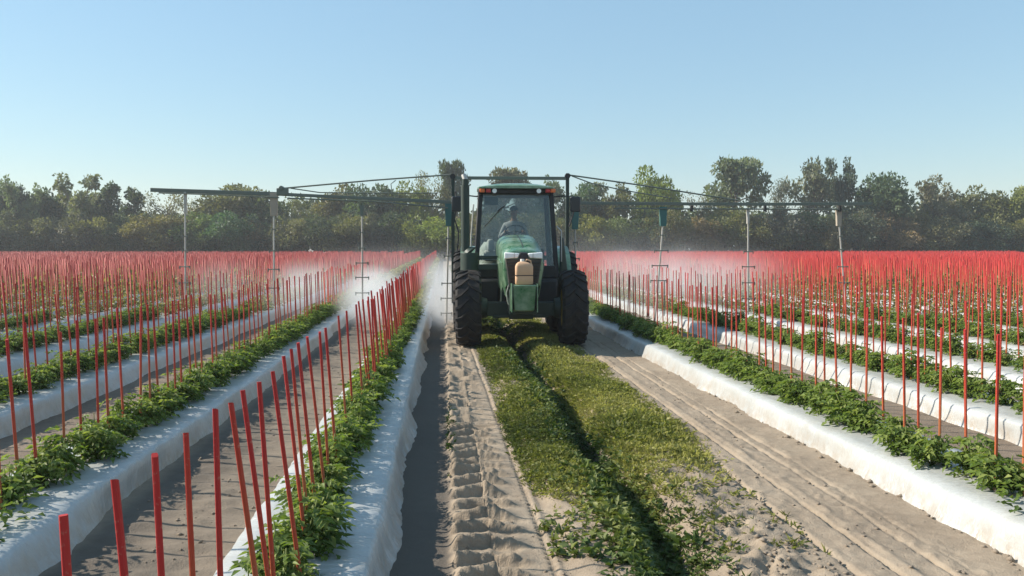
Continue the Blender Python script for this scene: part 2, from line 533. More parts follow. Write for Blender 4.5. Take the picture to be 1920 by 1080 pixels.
ny = [-3.0]
while ny[-1] < 101:
    Y = ny[-1]
    ny.append(Y + (0.06 if Y < 2.2 else (0.013 if 3.2 < Y < 8 else max(0.02, 0.0043 * Y))))
ys = np.array(ny)
xs = np.concatenate([np.arange(-2.4, -1.1, 0.035), np.arange(-1.1, -0.42, 0.12), np.arange(-0.42, 0.0, 0.05), np.arange(0.0, 0.7, 0.014),
                     np.arange(0.7, 2.2, 0.026), np.arange(2.2, 3.02, 0.013), np.arange(3.02, 3.56, 0.06)])
XX, YY = np.meshgrid(xs, ys)
HH = lane_h(XX, YY)
SHADE = 0.85 * sstep(-0.6, -0.4, XX) * (1 - sstep(0.02, 0.07, XX + 0.03 * fbm(XX * 9, YY * 9, 2))) + sstep(-2.3, -2.1, XX) * (0.4 * (1 - sstep(-1.3, -1.1, XX)) + 0.35 * (1 - sstep(-1.9, -1.55, XX + 0.25 * fbm(XX * 2, YY * 2, 2))))  # shade of the beds painted as darker soil in both furrows
SHADE = SHADE + 0.5 * np.exp(-((XX - 1.36) / 0.16) ** 2)  # soil darkened along the ditch as well
lane = link('dirt_track', arr_mesh('dirt_track', np.stack([XX, YY, HH], -1).reshape(-1, 3), grid_faces(len(ys), len(xs)), {'soil_shade': SHADE.ravel()}, smooth=True), M['sand'])
tag(lane, 'sandy wheel track with a weedy ditch running between the beds', kind='structure')
def ground_z(x, y):
    x = np.asarray(x, float); y = np.asarray(y, float)
    return np.where((x > -2.3) & (x < 3.5), lane_h(x, y), 0.0)

gx = np.concatenate([np.linspace(-600, -70, 8), np.arange(-69, -2.9, 0.48), [-2.5, -2.46], [-2.36, -2.3], [0.5], [3.42, 3.48], [3.58, 3.62], np.arange(4.0, 83, 0.48), np.linspace(84, 600, 8)])
gy = np.concatenate([np.linspace(-200, -6, 5), [-3.2, -2.95], np.linspace(-2.5, 100, 130), [100.6, 100.9], np.linspace(103, 1200, 12)])
GX, GY = np.meshgrid(gx, gy)
GZ = 0.025 * fbm(GX * 0.9, GY * 0.9, 3) - 0.01
GZ = np.where((GX > -2.45) & (GX < 3.55) & (GY > -3.0) & (GY < 100.7), -0.75, GZ)
GZ = np.where((np.abs(GX) > 100) | (GY > 130), -0.01, GZ)
gr = link('ground', arr_mesh('ground', np.stack([GX, GY, GZ], -1).reshape(-1, 3), grid_faces(len(gy), len(gx)), smooth=True), M['field_soil'])
tag(gr, 'brown sandy field soil between the planting beds', kind='structure')

# ------------------------------------------------------------------ planting beds under white film
PROF = [(-0.49, -0.07), (-0.437, 0.0), (-0.418, 0.05), (-0.40, 0.11), (-0.388, 0.168), (-0.362, 0.197), (-0.26, 0.206), (-0.12, 0.212), (0.0, 0.214),
        (0.12, 0.212), (0.26, 0.206), (0.362, 0.197), (0.388, 0.168), (0.40, 0.11), (0.418, 0.05), (0.437, 0.0), (0.49, -0.07)]
BZ = 0.207
def bed(side, i, xc):
    fine = i < 3
    y0 = row_start(xc)
    yl = [y0]
    k, mn = (0.006, 0.03) if i == 0 else ((0.009, 0.05) if fine else (0.03, 0.35))
    while yl[-1] < FAR:
        yl.append(yl[-1] + max(mn, k * abs(yl[-1])))
    yv = np.array(yl)[:, None]
    pr = np.array(PROF if fine else PROF[::2])
    px, pz = pr[:, 0][None, :], pr[:, 1][None, :]
    s = i * 13.7 + (500 if side == 'right' else 0)
    low = np.clip(1 - pz / 0.2, 0, 1.3)
    wob = fbm(yv * 0.9 + s, yv * 0 + 3 + np.sign(px) * 2, 3) * 0.065 + fbm(yv * 4.5 + s, yv * 0 + 9 + np.sign(px), 3) * 0.022
    X = xc + px + np.sign(px) * low * wob
    wr = fbm(yv * 7 + s, px * 2.5 + s, 3) * 0.008 + fbm(yv * 1.1 + s, px * 3 + 40, 2) * 0.012
    pleat = np.abs(fbm(yv * 14 + s, px * 1.2 + s, 2)) * 0.022 * sstep(0.0, 0.2, pz)
    Z = pz + (wr - pleat) * (pz > -0.05)
    fold = fbm(yv * 5.5 + s, pz * 3 + 7 + np.sign(px) * 20, 3) * 0.020 + np.abs(fbm(yv * 13 + s, pz * 4 + np.sign(px) * 9, 2)) * 0.014
    X = X + np.sign(px) * fold * sstep(0.22, 0.12, pz) * (pz > -0.03)
    V = np.stack([X + 0 * yv, yv + 0 * X, Z + 0 * yv], -1).reshape(-1, 3)
    o = link('planting_bed', arr_mesh('planting_bed', V, grid_faces(len(yv), pr.shape[0]), smooth=True), M['film'])
    tag(o, f'{ORD(i + 1)} raised bed under white film {side} of the tractor', kind='structure')
    return o

_ones = ['', 'first', 'second', 'third', 'fourth', 'fifth', 'sixth', 'seventh', 'eighth', 'ninth', 'tenth', 'eleventh', 'twelfth', 'thirteenth',
         'fourteenth', 'fifteenth', 'sixteenth', 'seventeenth', 'eighteenth', 'nineteenth']
_tens = ['', '', 'twenty', 'thirty', 'forty', 'fifty', 'sixty', 'seventy', 'eighty', 'ninety', 'hundred']
def ORD(n):
    if n < 20: return _ones[n]
    if n >= 100: return 'hundred-and-' + ORD(n - 100) if n > 100 else 'hundredth'
    t, o = divmod(n, 10)
    return (_tens[t][:-1] + 'ieth') if o == 0 else _tens[t] + '-' + _ones[o]

for side, i, x in ROWS:
    bed(side, i, x)

# ------------------------------------------------------------------ leaves
def leaf_batch(base, d, side, L, W, fold=0.25, droop=0.25):
    """Pointed leaves: base, two shoulders, tip (two triangles folded along the rib)."""
    up = np.cross(side, d)
    L = L[:, None]; W = W[:, None]
    tip = base + d * L - up * L * droop
    mid = base + d * L * 0.45
    a = mid + side * W * 0.5 + up * W * fold
    b = mid - side * W * 0.5 + up * W * fold
    n = len(base)
    V = np.stack([base, a, tip, b], 1).reshape(-1, 3)
    i = np.arange(n)[:, None] * 4
    Fc = np.concatenate([i + np.array([[0, 1, 2]]), i + np.array([[0, 2, 3]])], 1).reshape(-1, 3)
    return V, Fc

def unit(v):
    return v / np.maximum(1e-9, np.linalg.norm(v, axis=-1, keepdims=True))

def rand_dirs(n, zlo=-1, zhi=1, r=rng):
    t = r.uniform(0, 2 * np.pi, n); z = r.uniform(zlo, zhi, n)
    s = np.sqrt(np.maximum(0, 1 - z * z))
    return np.stack([s * np.cos(t), s * np.sin(t), z], -1)

def perp(d, r=rng):
    q = rand_dirs(len(d), r=r)
    return unit(np.cross(d, q))

class Leaves:
    def __init__(s): s.V, s.F, s.A, s.n = [], [], [], 0
    def add(s, V, Fc, a):
        s.V.append(V); s.F.append(Fc + s.n); s.A.append(a); s.n += len(V)
    def mesh(s, name):
        return arr_mesh(name, np.concatenate(s.V), np.concatenate(s.F), {'rnd': np.concatenate(s.A)})

# ------------------------------------------------------------------ crop plants
def stick(P, Q, r0, r1, n=4):
    m = MB(); m.cyl(P, Q, r0, r1, n)
    V = np.array([tuple(v) for v in m.v], float)
    Fc = []
    for f in m.f:
        for k in range(1, len(f) - 1): Fc.append((f[0], f[k], f[k + 1]))
    return V, np.array(Fc)

def crop_plant(seed, h=0.29, spread=0.22, stems=10, leaves=9):
    r = np.random.default_rng(seed)
    lv = Leaves()
    for s in range(stems):
        az = r.uniform(0, 2 * np.pi); lean = r.uniform(0.05, 0.75)
        top = np.array([math.cos(az) * lean * spread * 0.8, math.sin(az) * lean * spread * 0.95, h * r.uniform(0.6, 1.0) * (1 - 0.35 * lean)])
        V, Fc = stick((0, 0, -0.01), top, 0.006, 0.003)
        lv.add(V, Fc, np.full(len(V), 0.75))
        for k in range(leaves):
            t = r.uniform(0.22, 1.0)
            b = top * t
            a2 = r.uniform(0, 2 * np.pi)
            pd = unit(np.array([math.cos(a2), math.sin(a2), r.uniform(-0.15, 0.75)]))
            pl = r.uniform(0.07, 0.14)
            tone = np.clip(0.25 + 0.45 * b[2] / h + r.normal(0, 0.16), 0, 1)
            nl = 7
            tt = np.array([0.35, 0.35, 0.62, 0.62, 0.85, 0.85, 1.0])
            sg = np.array([-1, 1, -1, 1, -1, 1, 0])
            sd_ = unit(np.cross(pd, [0, 0, 1.0]))
            base = b + pd * pl * tt[:, None] - np.array([0, 0, 1]) * (pl * tt[:, None] ** 2 * 0.5)
            dd = unit(pd * np.where(sg == 0, 1, 0.55)[:, None] + sd_ * sg[:, None] * 0.9 + r.normal(0, 0.18, (nl, 3)) - np.array([0, 0, 0.25]))
            sd2 = unit(np.cross(dd, np.array([0, 0, 1.0]) + r.normal(0, 0.3, (nl, 3))))
            V, Fc = leaf_batch(base, dd, sd2, r.uniform(0.032, 0.062, nl), r.uniform(0.018, 0.033, nl), 0.18, 0.3)
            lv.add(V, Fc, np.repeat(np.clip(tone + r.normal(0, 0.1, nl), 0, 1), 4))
    return lv

PLANT_MESH = []
for s in range(9):
    me = crop_plant(100 + s).mesh('crop_plant'); me.materials.append(M['plant']); PLANT_MESH.append(me)

class Slot: pass
def visible(P, top):
    u, v, d = project(P)
    u2, v2, d2 = project(top)
    return (d > 0.4) & (np.maximum(u, u2) > -12) & (np.minimum(u, u2) < 1932) & (np.minimum(v, v2) < 1085)

pl_all = []
for side, i, x in ROWS:
    y = row_start(x) + rng.uniform(0, 0.3)
    while y < FAR:
        px_ = x + rng.normal(0, 0.035) - (0.06 if (side == 'right' and i == 0) else 0)
        pl_all.append((ROWS.index((side, i, x)), px_, y, BZ + 0.003, rng.uniform(0.8, 1.2)))
        y += 0.31 * rng.uniform(0.8, 1.2)
PA = np.array(pl_all)
vis = visible(PA[:, 1:4], PA[:, 1:4] + [0, 0, 0.3])
dist = np.hypot(PA[:, 1], PA[:, 2])
near_idx = np.argsort(np.where(vis, dist, 1e9))[:300]
near_set = set(near_idx.tolist())
cnt = {}
for j in sorted(near_idx.tolist(), key=lambda j: (PA[j, 0], PA[j, 2])):
    ri, x, y, z, sc = PA[j]
    side, i, _ = ROWS[int(ri)]
    cnt[ri] = cnt.get(ri, 0) + 1
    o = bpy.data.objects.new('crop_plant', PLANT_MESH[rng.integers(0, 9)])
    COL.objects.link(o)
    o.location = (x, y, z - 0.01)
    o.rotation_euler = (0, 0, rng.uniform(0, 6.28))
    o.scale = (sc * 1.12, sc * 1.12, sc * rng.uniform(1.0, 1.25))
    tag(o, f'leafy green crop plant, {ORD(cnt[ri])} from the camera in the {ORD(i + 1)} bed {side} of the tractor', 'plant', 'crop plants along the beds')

rest = PA[[j for j in range(len(PA)) if j not in near_set]]
rd = np.hypot(rest[:, 1], rest[:, 2])
lv = Leaves(); lvn = Leaves()
for lo, hi, nl, ls in ((0, 14, 170, 0.055), (14, 30, 48, 0.11), (30, 200, 13, 0.25)):
    q = rest[(rd >= lo) & (rd < hi)]
    n = len(q) * nl
    if n == 0: continue
    off = rand_dirs(n, -0.1, 1) * (rng.random(n) ** 0.4)[:, None] * np.array([0.23, 0.26, 0.32])
    base = np.repeat(q[:, 1:4], nl, 0) + off * np.repeat(q[:, 4], nl)[:, None]
    base[:, 2] -= 0.0
    d = unit(off * np.array([1, 1, 0.4]) + rng.normal(0, 0.07, (n, 3)))
    sd_ = unit(np.cross(d, np.array([0, 0, 1.0]) + rng.normal(0, 0.4, (n, 3))))
    V, Fc = leaf_batch(base, d, sd_, rng.uniform(0.7, 1.2, n) * ls, rng.uniform(0.45, 0.7, n) * ls, 0.15, 0.35)
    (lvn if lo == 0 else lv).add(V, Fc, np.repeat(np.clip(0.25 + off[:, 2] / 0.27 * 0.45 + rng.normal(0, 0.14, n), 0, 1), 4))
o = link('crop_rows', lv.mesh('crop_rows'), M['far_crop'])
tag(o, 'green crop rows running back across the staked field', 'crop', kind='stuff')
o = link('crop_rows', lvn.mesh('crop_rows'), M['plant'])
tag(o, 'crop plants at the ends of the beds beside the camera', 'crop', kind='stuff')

# ------------------------------------------------------------------ stakes
def stake_geom(L=1.04, w=0.0088):
    c = 0.0035
    ring = [(-w + c, -w), (w - c, -w), (w, -w + c), (w, w - c), (w - c, w), (-w + c, w), (-w, w - c), (-w, -w + c)]
    V = [(x, y, z) for z in (-0.12, L) for x, y in ring]
    Fq = [(k, (k + 1) % 8, 8 + (k + 1) % 8, 8 + k) for k in range(8)]
    return np.array(V), Fq, [tuple(range(8, 16))]
SV, SF, ST = stake_geom()
STAKE_MESH = []
for k in range(8):
    me = bpy.data.meshes.new('stake')
    Lk = 1.043 + (k - 3.5) * 0.014
    V = SV.copy(); V[8:, 2] = Lk; V[8:, :2] *= 0.92
    V[8:, 2] += V[8:, 0] * rng.normal(0, 0.25)
    me.from_pydata([tuple(v) for v in V], [], SF + ST)
    a = me.attributes.new('h', 'FLOAT', 'POINT'); a.data.foreach_set('value', np.clip(V[:, 2], 0, 1).astype(np.float32))
    a = me.attributes.new('rnd', 'FLOAT', 'POINT'); a.data.foreach_set('value', np.full(16, rng.random(), np.float32))
    me.materials.append(M['stake']); STAKE_MESH.append(me)
NEAR_STAKES = [(120, 965, -0.03), (217, 895, -0.07), (291, 850, -0.03), (349, 810, -0.025), (404, 765, -0.01), (435, 750, -0.12), (457, 728, -0.115), (487, 715, -0.055),
               (513, 693, -0.115), (533, 665, -0.10), (547, 652, -0.08), (560, 640, -0.09), (577, 628, -0.10), (600, 620, -0.05), (611, 612, -0.07), (635, 588, -0.06), (650, 578, -0.05), (668, 565, -0.06)]
st = []
for ri, (side, i, x) in enumerate(ROWS):
    y = row_start(x) + rng.uniform(0, 0.25)
    mean = -0.075 if (side == 'left' and i == 0) else -0.022
    if side == 'left' and i == 0:
        for tx, ty, lean in NEAR_STAKES:
            Yt = 3.0
            for _ in range(30):
                Yt += (at(tx, ty, Yt).z - 1.25) * 1.2
            Pt = at(tx, ty, Yt)
            st.append((ri, Pt.x - lean, Yt, BZ, lean, 0.0))
        y = Yt + 0.2
    while y < FAR:
        lx = rng.normal(mean, 0.016); ly = rng.normal(0.0, 0.018)
        bx = x + rng.normal(0.0, 0.014) + (0.05 if mean < -0.05 else 0)
        st.append((ri, bx, y, BZ, lx, ly))
        y += ((0.262 if ri else 0.21) if math.hypot(x, y) < 30 else 0.19) * (rng.uniform(0.82, 1.2) if rng.random() < 0.93 else rng.uniform(0.3, 1.9))
SA = np.array(st)
tops = SA[:, 1:4] + np.stack([SA[:, 4], SA[:, 5], np.ones(len(SA))], -1)
vis = visible(SA[:, 1:4], tops)
dist = np.hypot(SA[:, 1], SA[:, 2])
near_idx = np.argsort(np.where(vis, dist, 1e9))[:300]
near_set = set(near_idx.tolist())
cnt = {}
for j in sorted(near_idx.tolist(), key=lambda j: (SA[j, 0], SA[j, 2])):
    ri, x, y, z, lx, ly = SA[j]
    side, i, _ = ROWS[int(ri)]
    cnt[ri] = cnt.get(ri, 0) + 1
    o = bpy.data.objects.new('stake', STAKE_MESH[rng.integers(0, 8)])
    COL.objects.link(o)
    o.location = (x, y, z)
    q = Vector((lx, ly, 1)).to_track_quat('Z', 'Y')
    o.rotation_mode = 'QUATERNION'
    if ri == 0 and cnt[ri] <= len(NEAR_STAKES): o.scale = (1, 1, 1.043 / max(v.co.z for v in o.data.vertices))
    o.rotation_quaternion = q @ Matrix.Rotation(rng.normal(0, 0.25), 4, 'Z').to_quaternion()
    tag(o, f'red stake, {ORD(cnt[ri])} from the camera in the {ORD(i + 1)} stake row {side} of the tractor', 'stake', 'red stakes along the beds')
q = SA[[j for j in range(len(SA)) if j not in near_set]]
n = len(q)
w = 0.0118
L = rng.uniform(0.96, 1.12, n)
corner = np.array([[-1, -1], [1, -1], [1, 1], [-1, 1]]) * 1.0
w = 0.0088 + 0.0035 * sstep(18, 45, np.hypot(q[:, 1], q[:, 2]))
ang = rng.normal(0, 0.25, n)
cr = np.stack([corner[None, :, 0] * np.cos(ang)[:, None] - corner[None, :, 1] * np.sin(ang)[:, None],
               corner[None, :, 0] * np.sin(ang)[:, None] + corner[None, :, 1] * np.cos(ang)[:, None]], -1)
cr = cr * w[:, None, None]
V = np.zeros((n, 8, 3))
V[:, :4, :2] = q[:, None, 1:3] + cr - q[:, None, 4:6] * 0.1
V[:, :4, 2] = q[:, None, 3] - 0.1
V[:, 4:, :2] = q[:, None, 1:3] + cr + q[:, None, 4:6] * L[:, None, None]
V[:, 4:, 2] = q[:, None, 3] + L[:, None]
fb = np.array([[0, 1, 5, 4], [1, 2, 6, 5], [2, 3, 7, 6], [3, 0, 4, 7], [4, 5, 6, 7]])
Fc = (np.arange(n)[:, None, None] * 8 + fb[None]).reshape(-1, 4)
hA = np.tile(np.array([0, 0, 0, 0, 1, 1, 1, 1.0]), n)
o = link('stake_rows', arr_mesh('stake_rows', V.reshape(-1, 3), Fc, {'h': hA, 'rnd': np.repeat(rng.random(n), 8)}), M['stake'])
tag(o, 'thousands of red stakes in rows reaching to the trees', 'stakes', kind='stuff')

# ------------------------------------------------------------------ grass, weeds, clods
def scatter(n, xf, y0, y1, p=1.7):
    """More points nearby: y drawn so that density falls with distance."""
    u = rng.random(n)
    a = 1 - p
    y = (y0 ** a + u * (y1 ** a - y0 ** a)) ** (1 / a)
    return xf(y), y

def grass_obj(name, n, xf, y0, y1, blade, bw, tone, mat, label, cat, broad=0.25, keep=None):
    x, y = scatter(n, xf, y0, y1)
    if keep is not None:
        k = keep(x + rng.normal(0, 0.09, len(x)), y + rng.normal(0, 0.42, len(x))); x, y = x[k], y[k]
    m = len(x)
    per = 7
    z = ground_z(x, y)
    grow = (0.65 + 0.9 * vnoise(x * 2.3 + 7, y * 2.3)) * (1 + 0.012 * y)
    base = np.repeat(np.stack([x, y, z - 0.005], -1), per, 0) + rng.normal(0, 0.014, (m * per, 3)) * np.array([1, 1, 0])
    g = np.repeat(grow, per)
    isb = np.repeat(rng.random(m) < broad, per)
    d = rand_dirs(m * per, 0.25, 1.0)
    d = np.where(isb[:, None], unit(d * np.array([1, 1, 0.5])), d)
    sd_ = unit(np.cross(d, np.array([0, 0, 1.0]) + rng.normal(0, 0.5, (m * per, 3))))
    Lg = rng.uniform(0.55, 1.25, m * per) * blade * g * np.where(isb, 0.75, 1)
    Wd = np.where(isb, 0.5, 0.11) * Lg * rng.uniform(0.7, 1.2, m * per) * bw
    base[:, 2] += np.where(isb, rng.uniform(0, 0.8, m * per) * blade * g * 0.8, 0)
    V, Fc = leaf_batch(base, d, sd_, Lg, Wd, 0.15, 0.3)
    patch = vnoise(x * 1.1 + 20, y * 0.8 + 5)
    t = np.clip(tone + np.repeat((patch - 0.5) * 0.95, per) + rng.normal(0, 0.17, m * per), 0, 1)
    o = link(name, arr_mesh(name, V, Fc, {'rnd': np.repeat(t, 4)}), mat)
    return tag(o, label, cat, kind='stuff')

def kl(x, y):
    lim = 5.4 + 0.9 * vnoise(x * 2, y * 0 + 3)
    return (vnoise(x * 3.1, y * 1.9) > 0.34 + 0.75 * (1 - sstep(lim - 0.8, lim + 1.0, y))) & (x > 0.62 + 0.16 * vnoise(y * 1.8, y * 0 + 70) - 0.001 * y)
def kr(x, y):
    lim = 5.6 + 1.1 * (x - 1.5)
    return (vnoise(x * 3.1 + 50, y * 1.9) > 0.31 + 0.8 * (1 - sstep(lim - 0.9, lim + 0.9, y))) & (x < 2.2 + 0.2 * vnoise(y * 1.5, y * 0 + 90))
grass_obj('grass', 52000, lambda y: rng.uniform(0.58, 1.30, len(y)), 4.2, 75, 0.043, 1.15, 0.47, M['grass'],
          'low green grass and weeds on the left bank of the ditch', 'grass', 0.2, kl)
grass_obj('grass', 54000, lambda y: rng.uniform(1.48, 2.42, len(y)), 4.2, 75, 0.046, 1.1, 0.87, M['grass'],
          'yellow green grass on the right bank of the ditch', 'grass', 0.1, kr)
grass_obj('weeds', 11000, lambda y: 1.27 + rng.normal(0, 0.125, len(y)), 3.5, 40, 0.058, 1.15, 0.45, M['weed'],
          'dark leafy weeds hanging over the edge of the ditch', 'weeds', 0.8, lambda x, y: vnoise(x * 3, y * 1.7 + 9) > 0.36)
grass_obj('weeds', 420, lambda y: rng.uniform(1.6, 2.3, len(y)), 4.4, 6.4, 0.05, 1.0, 0.62, M['grass'],
          'thin grass tufts on the crumbled end of the right bank', 'weeds', 0.2, lambda x, y: (vnoise(x * 4 + 3, y * 2.6) > 0.62) & (y > 4.3 + (x - 1.5)))
grass_obj('weeds', 260, lambda y: rng.uniform(0.62, 1.2, len(y)), 4.3, 5.4, 0.06, 1.3, 0.5, M['weed'],
          'small weed patch on the sand in front of the left bank', 'weeds', 0.6, lambda x, y: (np.abs(y - (4.75 + 0.2 * (x - 0.9))) < 0.14 + 0.1 * (x - 0.6)))
grass_obj('weeds', 170, lambda y: 0.07 + rng.normal(0, 0.02, len(y)), 5.0, 9, 0.04, 1.0, 0.4, M['weed'],
          'thin sprouts along the edge between furrow and wheel track', 'weeds', 0.5, lambda x, y: vnoise(y * 0.9, y * 0 + 3) > 0.55)

# clods of soil
ico_v = np.array([(1, 0, 0), (-1, 0, 0), (0, 1, 0), (0, -1, 0), (0, 0, 1), (0, 0, -1)], float)
ico_f = np.array([(0, 2, 4), (2, 1, 4), (1, 3, 4), (3, 0, 4), (2, 0, 5), (1, 2, 5), (3, 1, 5), (0, 3, 5)])
def clods(label, n, xf, y0, y1, s0, s1):
    x, y = scatter(n, xf, y0, y1, 1.6)
    s = s0 + (s1 - s0) * rng.random(n) ** 3
    V = ico_v[None] * s[:, None, None] * rng.uniform(0.55, 1.3, (n, 6, 1)) * np.array([1.2, 1.0, 0.7])
    a = rng.uniform(0, 6.28, n); c, s_ = np.cos(a)[:, None], np.sin(a)[:, None]
    V = np.stack([V[..., 0] * c - V[..., 1] * s_, V[..., 0] * s_ + V[..., 1] * c, V[..., 2]], -1)
    V += np.stack([x, y, ground_z(x, y) + s * 0.25], -1)[:, None, :]
    Fc = (np.arange(n)[:, None, None] * 6 + ico_f[None]).reshape(-1, 3)
    o = link('soil_clods', arr_mesh('soil_clods', V.reshape(-1, 3), Fc), M['clod'])
    tag(o, label, 'soil', kind='stuff')
clods('clods scattered over the right wheel path', 520, lambda y: rng.choice([1.75, 2.25, 2.5, 2.78], len(y)) + rng.normal(0, 0.09, len(y)), 3.6, 25, 0.003, 0.019)
clods('crumbled soil on the bare end of the right bank', 620, lambda y: rng.uniform(1.5, 2.25, len(y)), 3.7, 6.3, 0.004, 0.024)
clods('clods along the foot of the right bed', 90, lambda y: 3.24 + rng.normal(0, 0.035, len(y)), 4.0, 25, 0.010, 0.030)
clods('clods over the left wheel path', 400, lambda y: rng.uniform(0.08, 0.9, len(y)), 3.4, 20, 0.004, 0.013)
clods('clods in the furrow between the left beds', 350, lambda y: rng.uniform(-2.1, -1.3, len(y)), 2.4, 20, 0.006, 0.022)

# ------------------------------------------------------------------ trees
def tree_parts(seed, kind):
    """Unit tree: height 1, crown half-width about 0.4. Returns (trunk mesh, crown mesh)."""
    r = np.random.default_rng(seed)
    tm = MB(); lv = Leaves()
    clumps = []
    bend = r.normal(0, 0.02, (5, 2)).cumsum(0)
    th = {'dome': 0.55, 'open': 0.62, 'conifer': 0.97, 'pine': 0.85, 'shrub': 0.4, 'bare': 0.75}[kind]
    tp = [Vector((0, 0, -0.03))] + [Vector((bend[k, 0], bend[k, 1], th * (k + 1) / 5)) for k in range(5)]
    tr = 0.022 if kind != 'shrub' else 0.016
    tm.tube(tp, [tr * (1 - 0.14 * k) for k in range(6)], 7)
    def trunk_at(t):
        f = t * 5; k = min(4, int(f)); return tp[k].lerp(tp[k + 1], f - k)
    nl = {'dome': 15, 'open': 11, 'conifer': 20, 'pine': 15, 'shrub': 9, 'bare': 14}[kind]
    for k in range(nl):
        az = r.uniform(0, 6.283) if kind != 'open' else k * 2.4 + r.normal(0, 0.3)
        if kind == 'conifer':
            t = 0.2 + 0.8 * (k + 0.5) / nl; ln = 0.30 * (1.05 - t) + 0.03; el = r.uniform(-0.1, 0.3)
        elif kind == 'pine':
            t = r.uniform(0.5, 1.0); ln = r.uniform(0.2, 0.36) * (1.25 - 0.5 * t); el = r.uniform(0.15, 0.7)
        elif kind == 'shrub':
            t = r.uniform(0.1, 1.0); ln = r.uniform(0.2, 0.5); el = r.uniform(0.1, 1.1)
        elif kind == 'open':
            t = r.uniform(0.45, 1.0); ln = r.uniform(0.22, 0.42); el = r.uniform(0.45, 1.1)
        else:
            t = r.uniform(0.3, 1.0); ln = r.uniform(0.2, 0.42); el = r.uniform(0.15, 1.0)
        p0 = trunk_at(min(t, 0.999))
        d = Vector((math.cos(az) * math.cos(el), math.sin(az) * math.cos(el), math.sin(el)))
        mid = p0 + d * ln * 0.55 + Vector((0, 0, -0.01)); p1 = p0 + d * ln + Vector((0, 0, ln * 0.12))
        if p1.z > 0.94: p1.z = 0.94 - r.uniform(0, 0.05)
        tm.tube([p0, mid, p1], [0.009, 0.006, 0.003], 5)
        clumps.append((np.array(p1), {'dome': 0.16, 'open': 0.105, 'conifer': 0.075, 'pine': 0.10, 'shrub': 0.19, 'bare': 0.12}[kind] * r.uniform(0.75, 1.25)))
        if kind in ('dome', 'shrub', 'bare', 'conifer'):
            clumps.append((np.array(mid), clumps[-1][1] * 0.85))
        if kind in ('open', 'pine'):
            for q in range(3):
                e = p1 + Vector(r.normal(0, 0.07, 3)); e.z = min(e.z, 0.94)
                tm.tube([mid, e], [0.004, 0.002], 4)
                clumps.append((np.array(e), r.uniform(0.05, 0.085)))
    if kind == 'dome':
        for k in range(16):
            d = rand_dirs(1, -0.25, 1, r)[0]
            clumps.append((np.array([0, 0, 0.58]) + d * np.array([0.34, 0.34, 0.32]) * r.uniform(0.6, 1.0), r.uniform(0.07, 0.14)))
    if kind == 'shrub':
        for k in range(14):
            d = rand_dirs(1, -0.3, 1, r)[0]
            clumps.append((np.array([0, 0, 0.42]) + d * np.array([0.5, 0.5, 0.45]) * r.uniform(0.6, 1.0), r.uniform(0.1, 0.18)))
    dens = {'dome': 1.0, 'open': 0.8, 'conifer': 1.0, 'pine': 0.85, 'shrub': 1.0, 'bare': 0.4}[kind]
    for c, rad in clumps:
        n = int(5200 * rad * rad * dens * 2.0) + 14
        d = rand_dirs(n, r=r)
        P = c + d * (r.random(n) ** 0.45)[:, None] * rad * np.array([1.15, 1.15, 0.8])
        P[:, 2] = np.maximum(P[:, 2], 0.02)
        dd = unit(d + rand_dirs(n, r=r) * 0.9 + np.array([0, 0, -0.15]))
        s_ = perp(dd, r)
        Ls = r.uniform(0.022, 0.048, n) * (1.25 if kind != 'bare' else 0.8)
        V, Fc = leaf_batch(P, dd, s_, Ls, Ls * r.uniform(0.45, 0.8, n), 0.2, 0.2)
        tone = np.clip(0.45 + r.normal(0, 0.17) + r.normal(0, 0.08, n), 0, 1)
        lv.add(V, Fc, np.repeat(tone, 4))
    tme = bpy.data.meshes.new('trunk'); tme.from_pydata(tm.v, [], tm.f)
    tme.polygons.foreach_set('use_smooth', [True] * len(tme.polygons))
    tme.materials.append(M['bark'])
    cme = lv.mesh('crown'); cme.materials.append(M['tree_leaf'])
    return tme, cme

LIB = {k: [tree_parts(900 + 31 * j + 7 * n, k) for n in range(c)] for j, (k, c) in
       enumerate((('dome', 4), ('open', 3), ('conifer', 2), ('pine', 2), ('shrub', 5), ('bare', 3)))}

def tree(name, kind, var, px, py, wpx, Y, col, label, group, cat='tree'):
    top = at(px, py, Y)
    base = Vector((top.x, Y, -0.02))
    H = top.z
    Wd = wpx * Y / 1500.0
    root = empty(name, base, rng.uniform(0, 6.28))
    tag(root, label, cat, group)
    tme, cme = LIB[kind][var % len(LIB[kind])]
    unit_w = {'dome': 0.86, 'open': 0.80, 'conifer': 0.60, 'pine': 0.74, 'shrub': 1.05, 'bare': 0.82}[kind]
    hs = {'dome': 0.98, 'open': 1.0, 'conifer': 1.0, 'pine': 1.0, 'shrub': 0.98, 'bare': 0.98}[kind]
    sxy = Wd / unit_w
    t = link('trunk', tme, None, root); c = link('crown', cme, None, root)
    for o in (t, c): o.scale = (sxy, sxy, H / hs)
    c.color = (*col, 1)
    return root

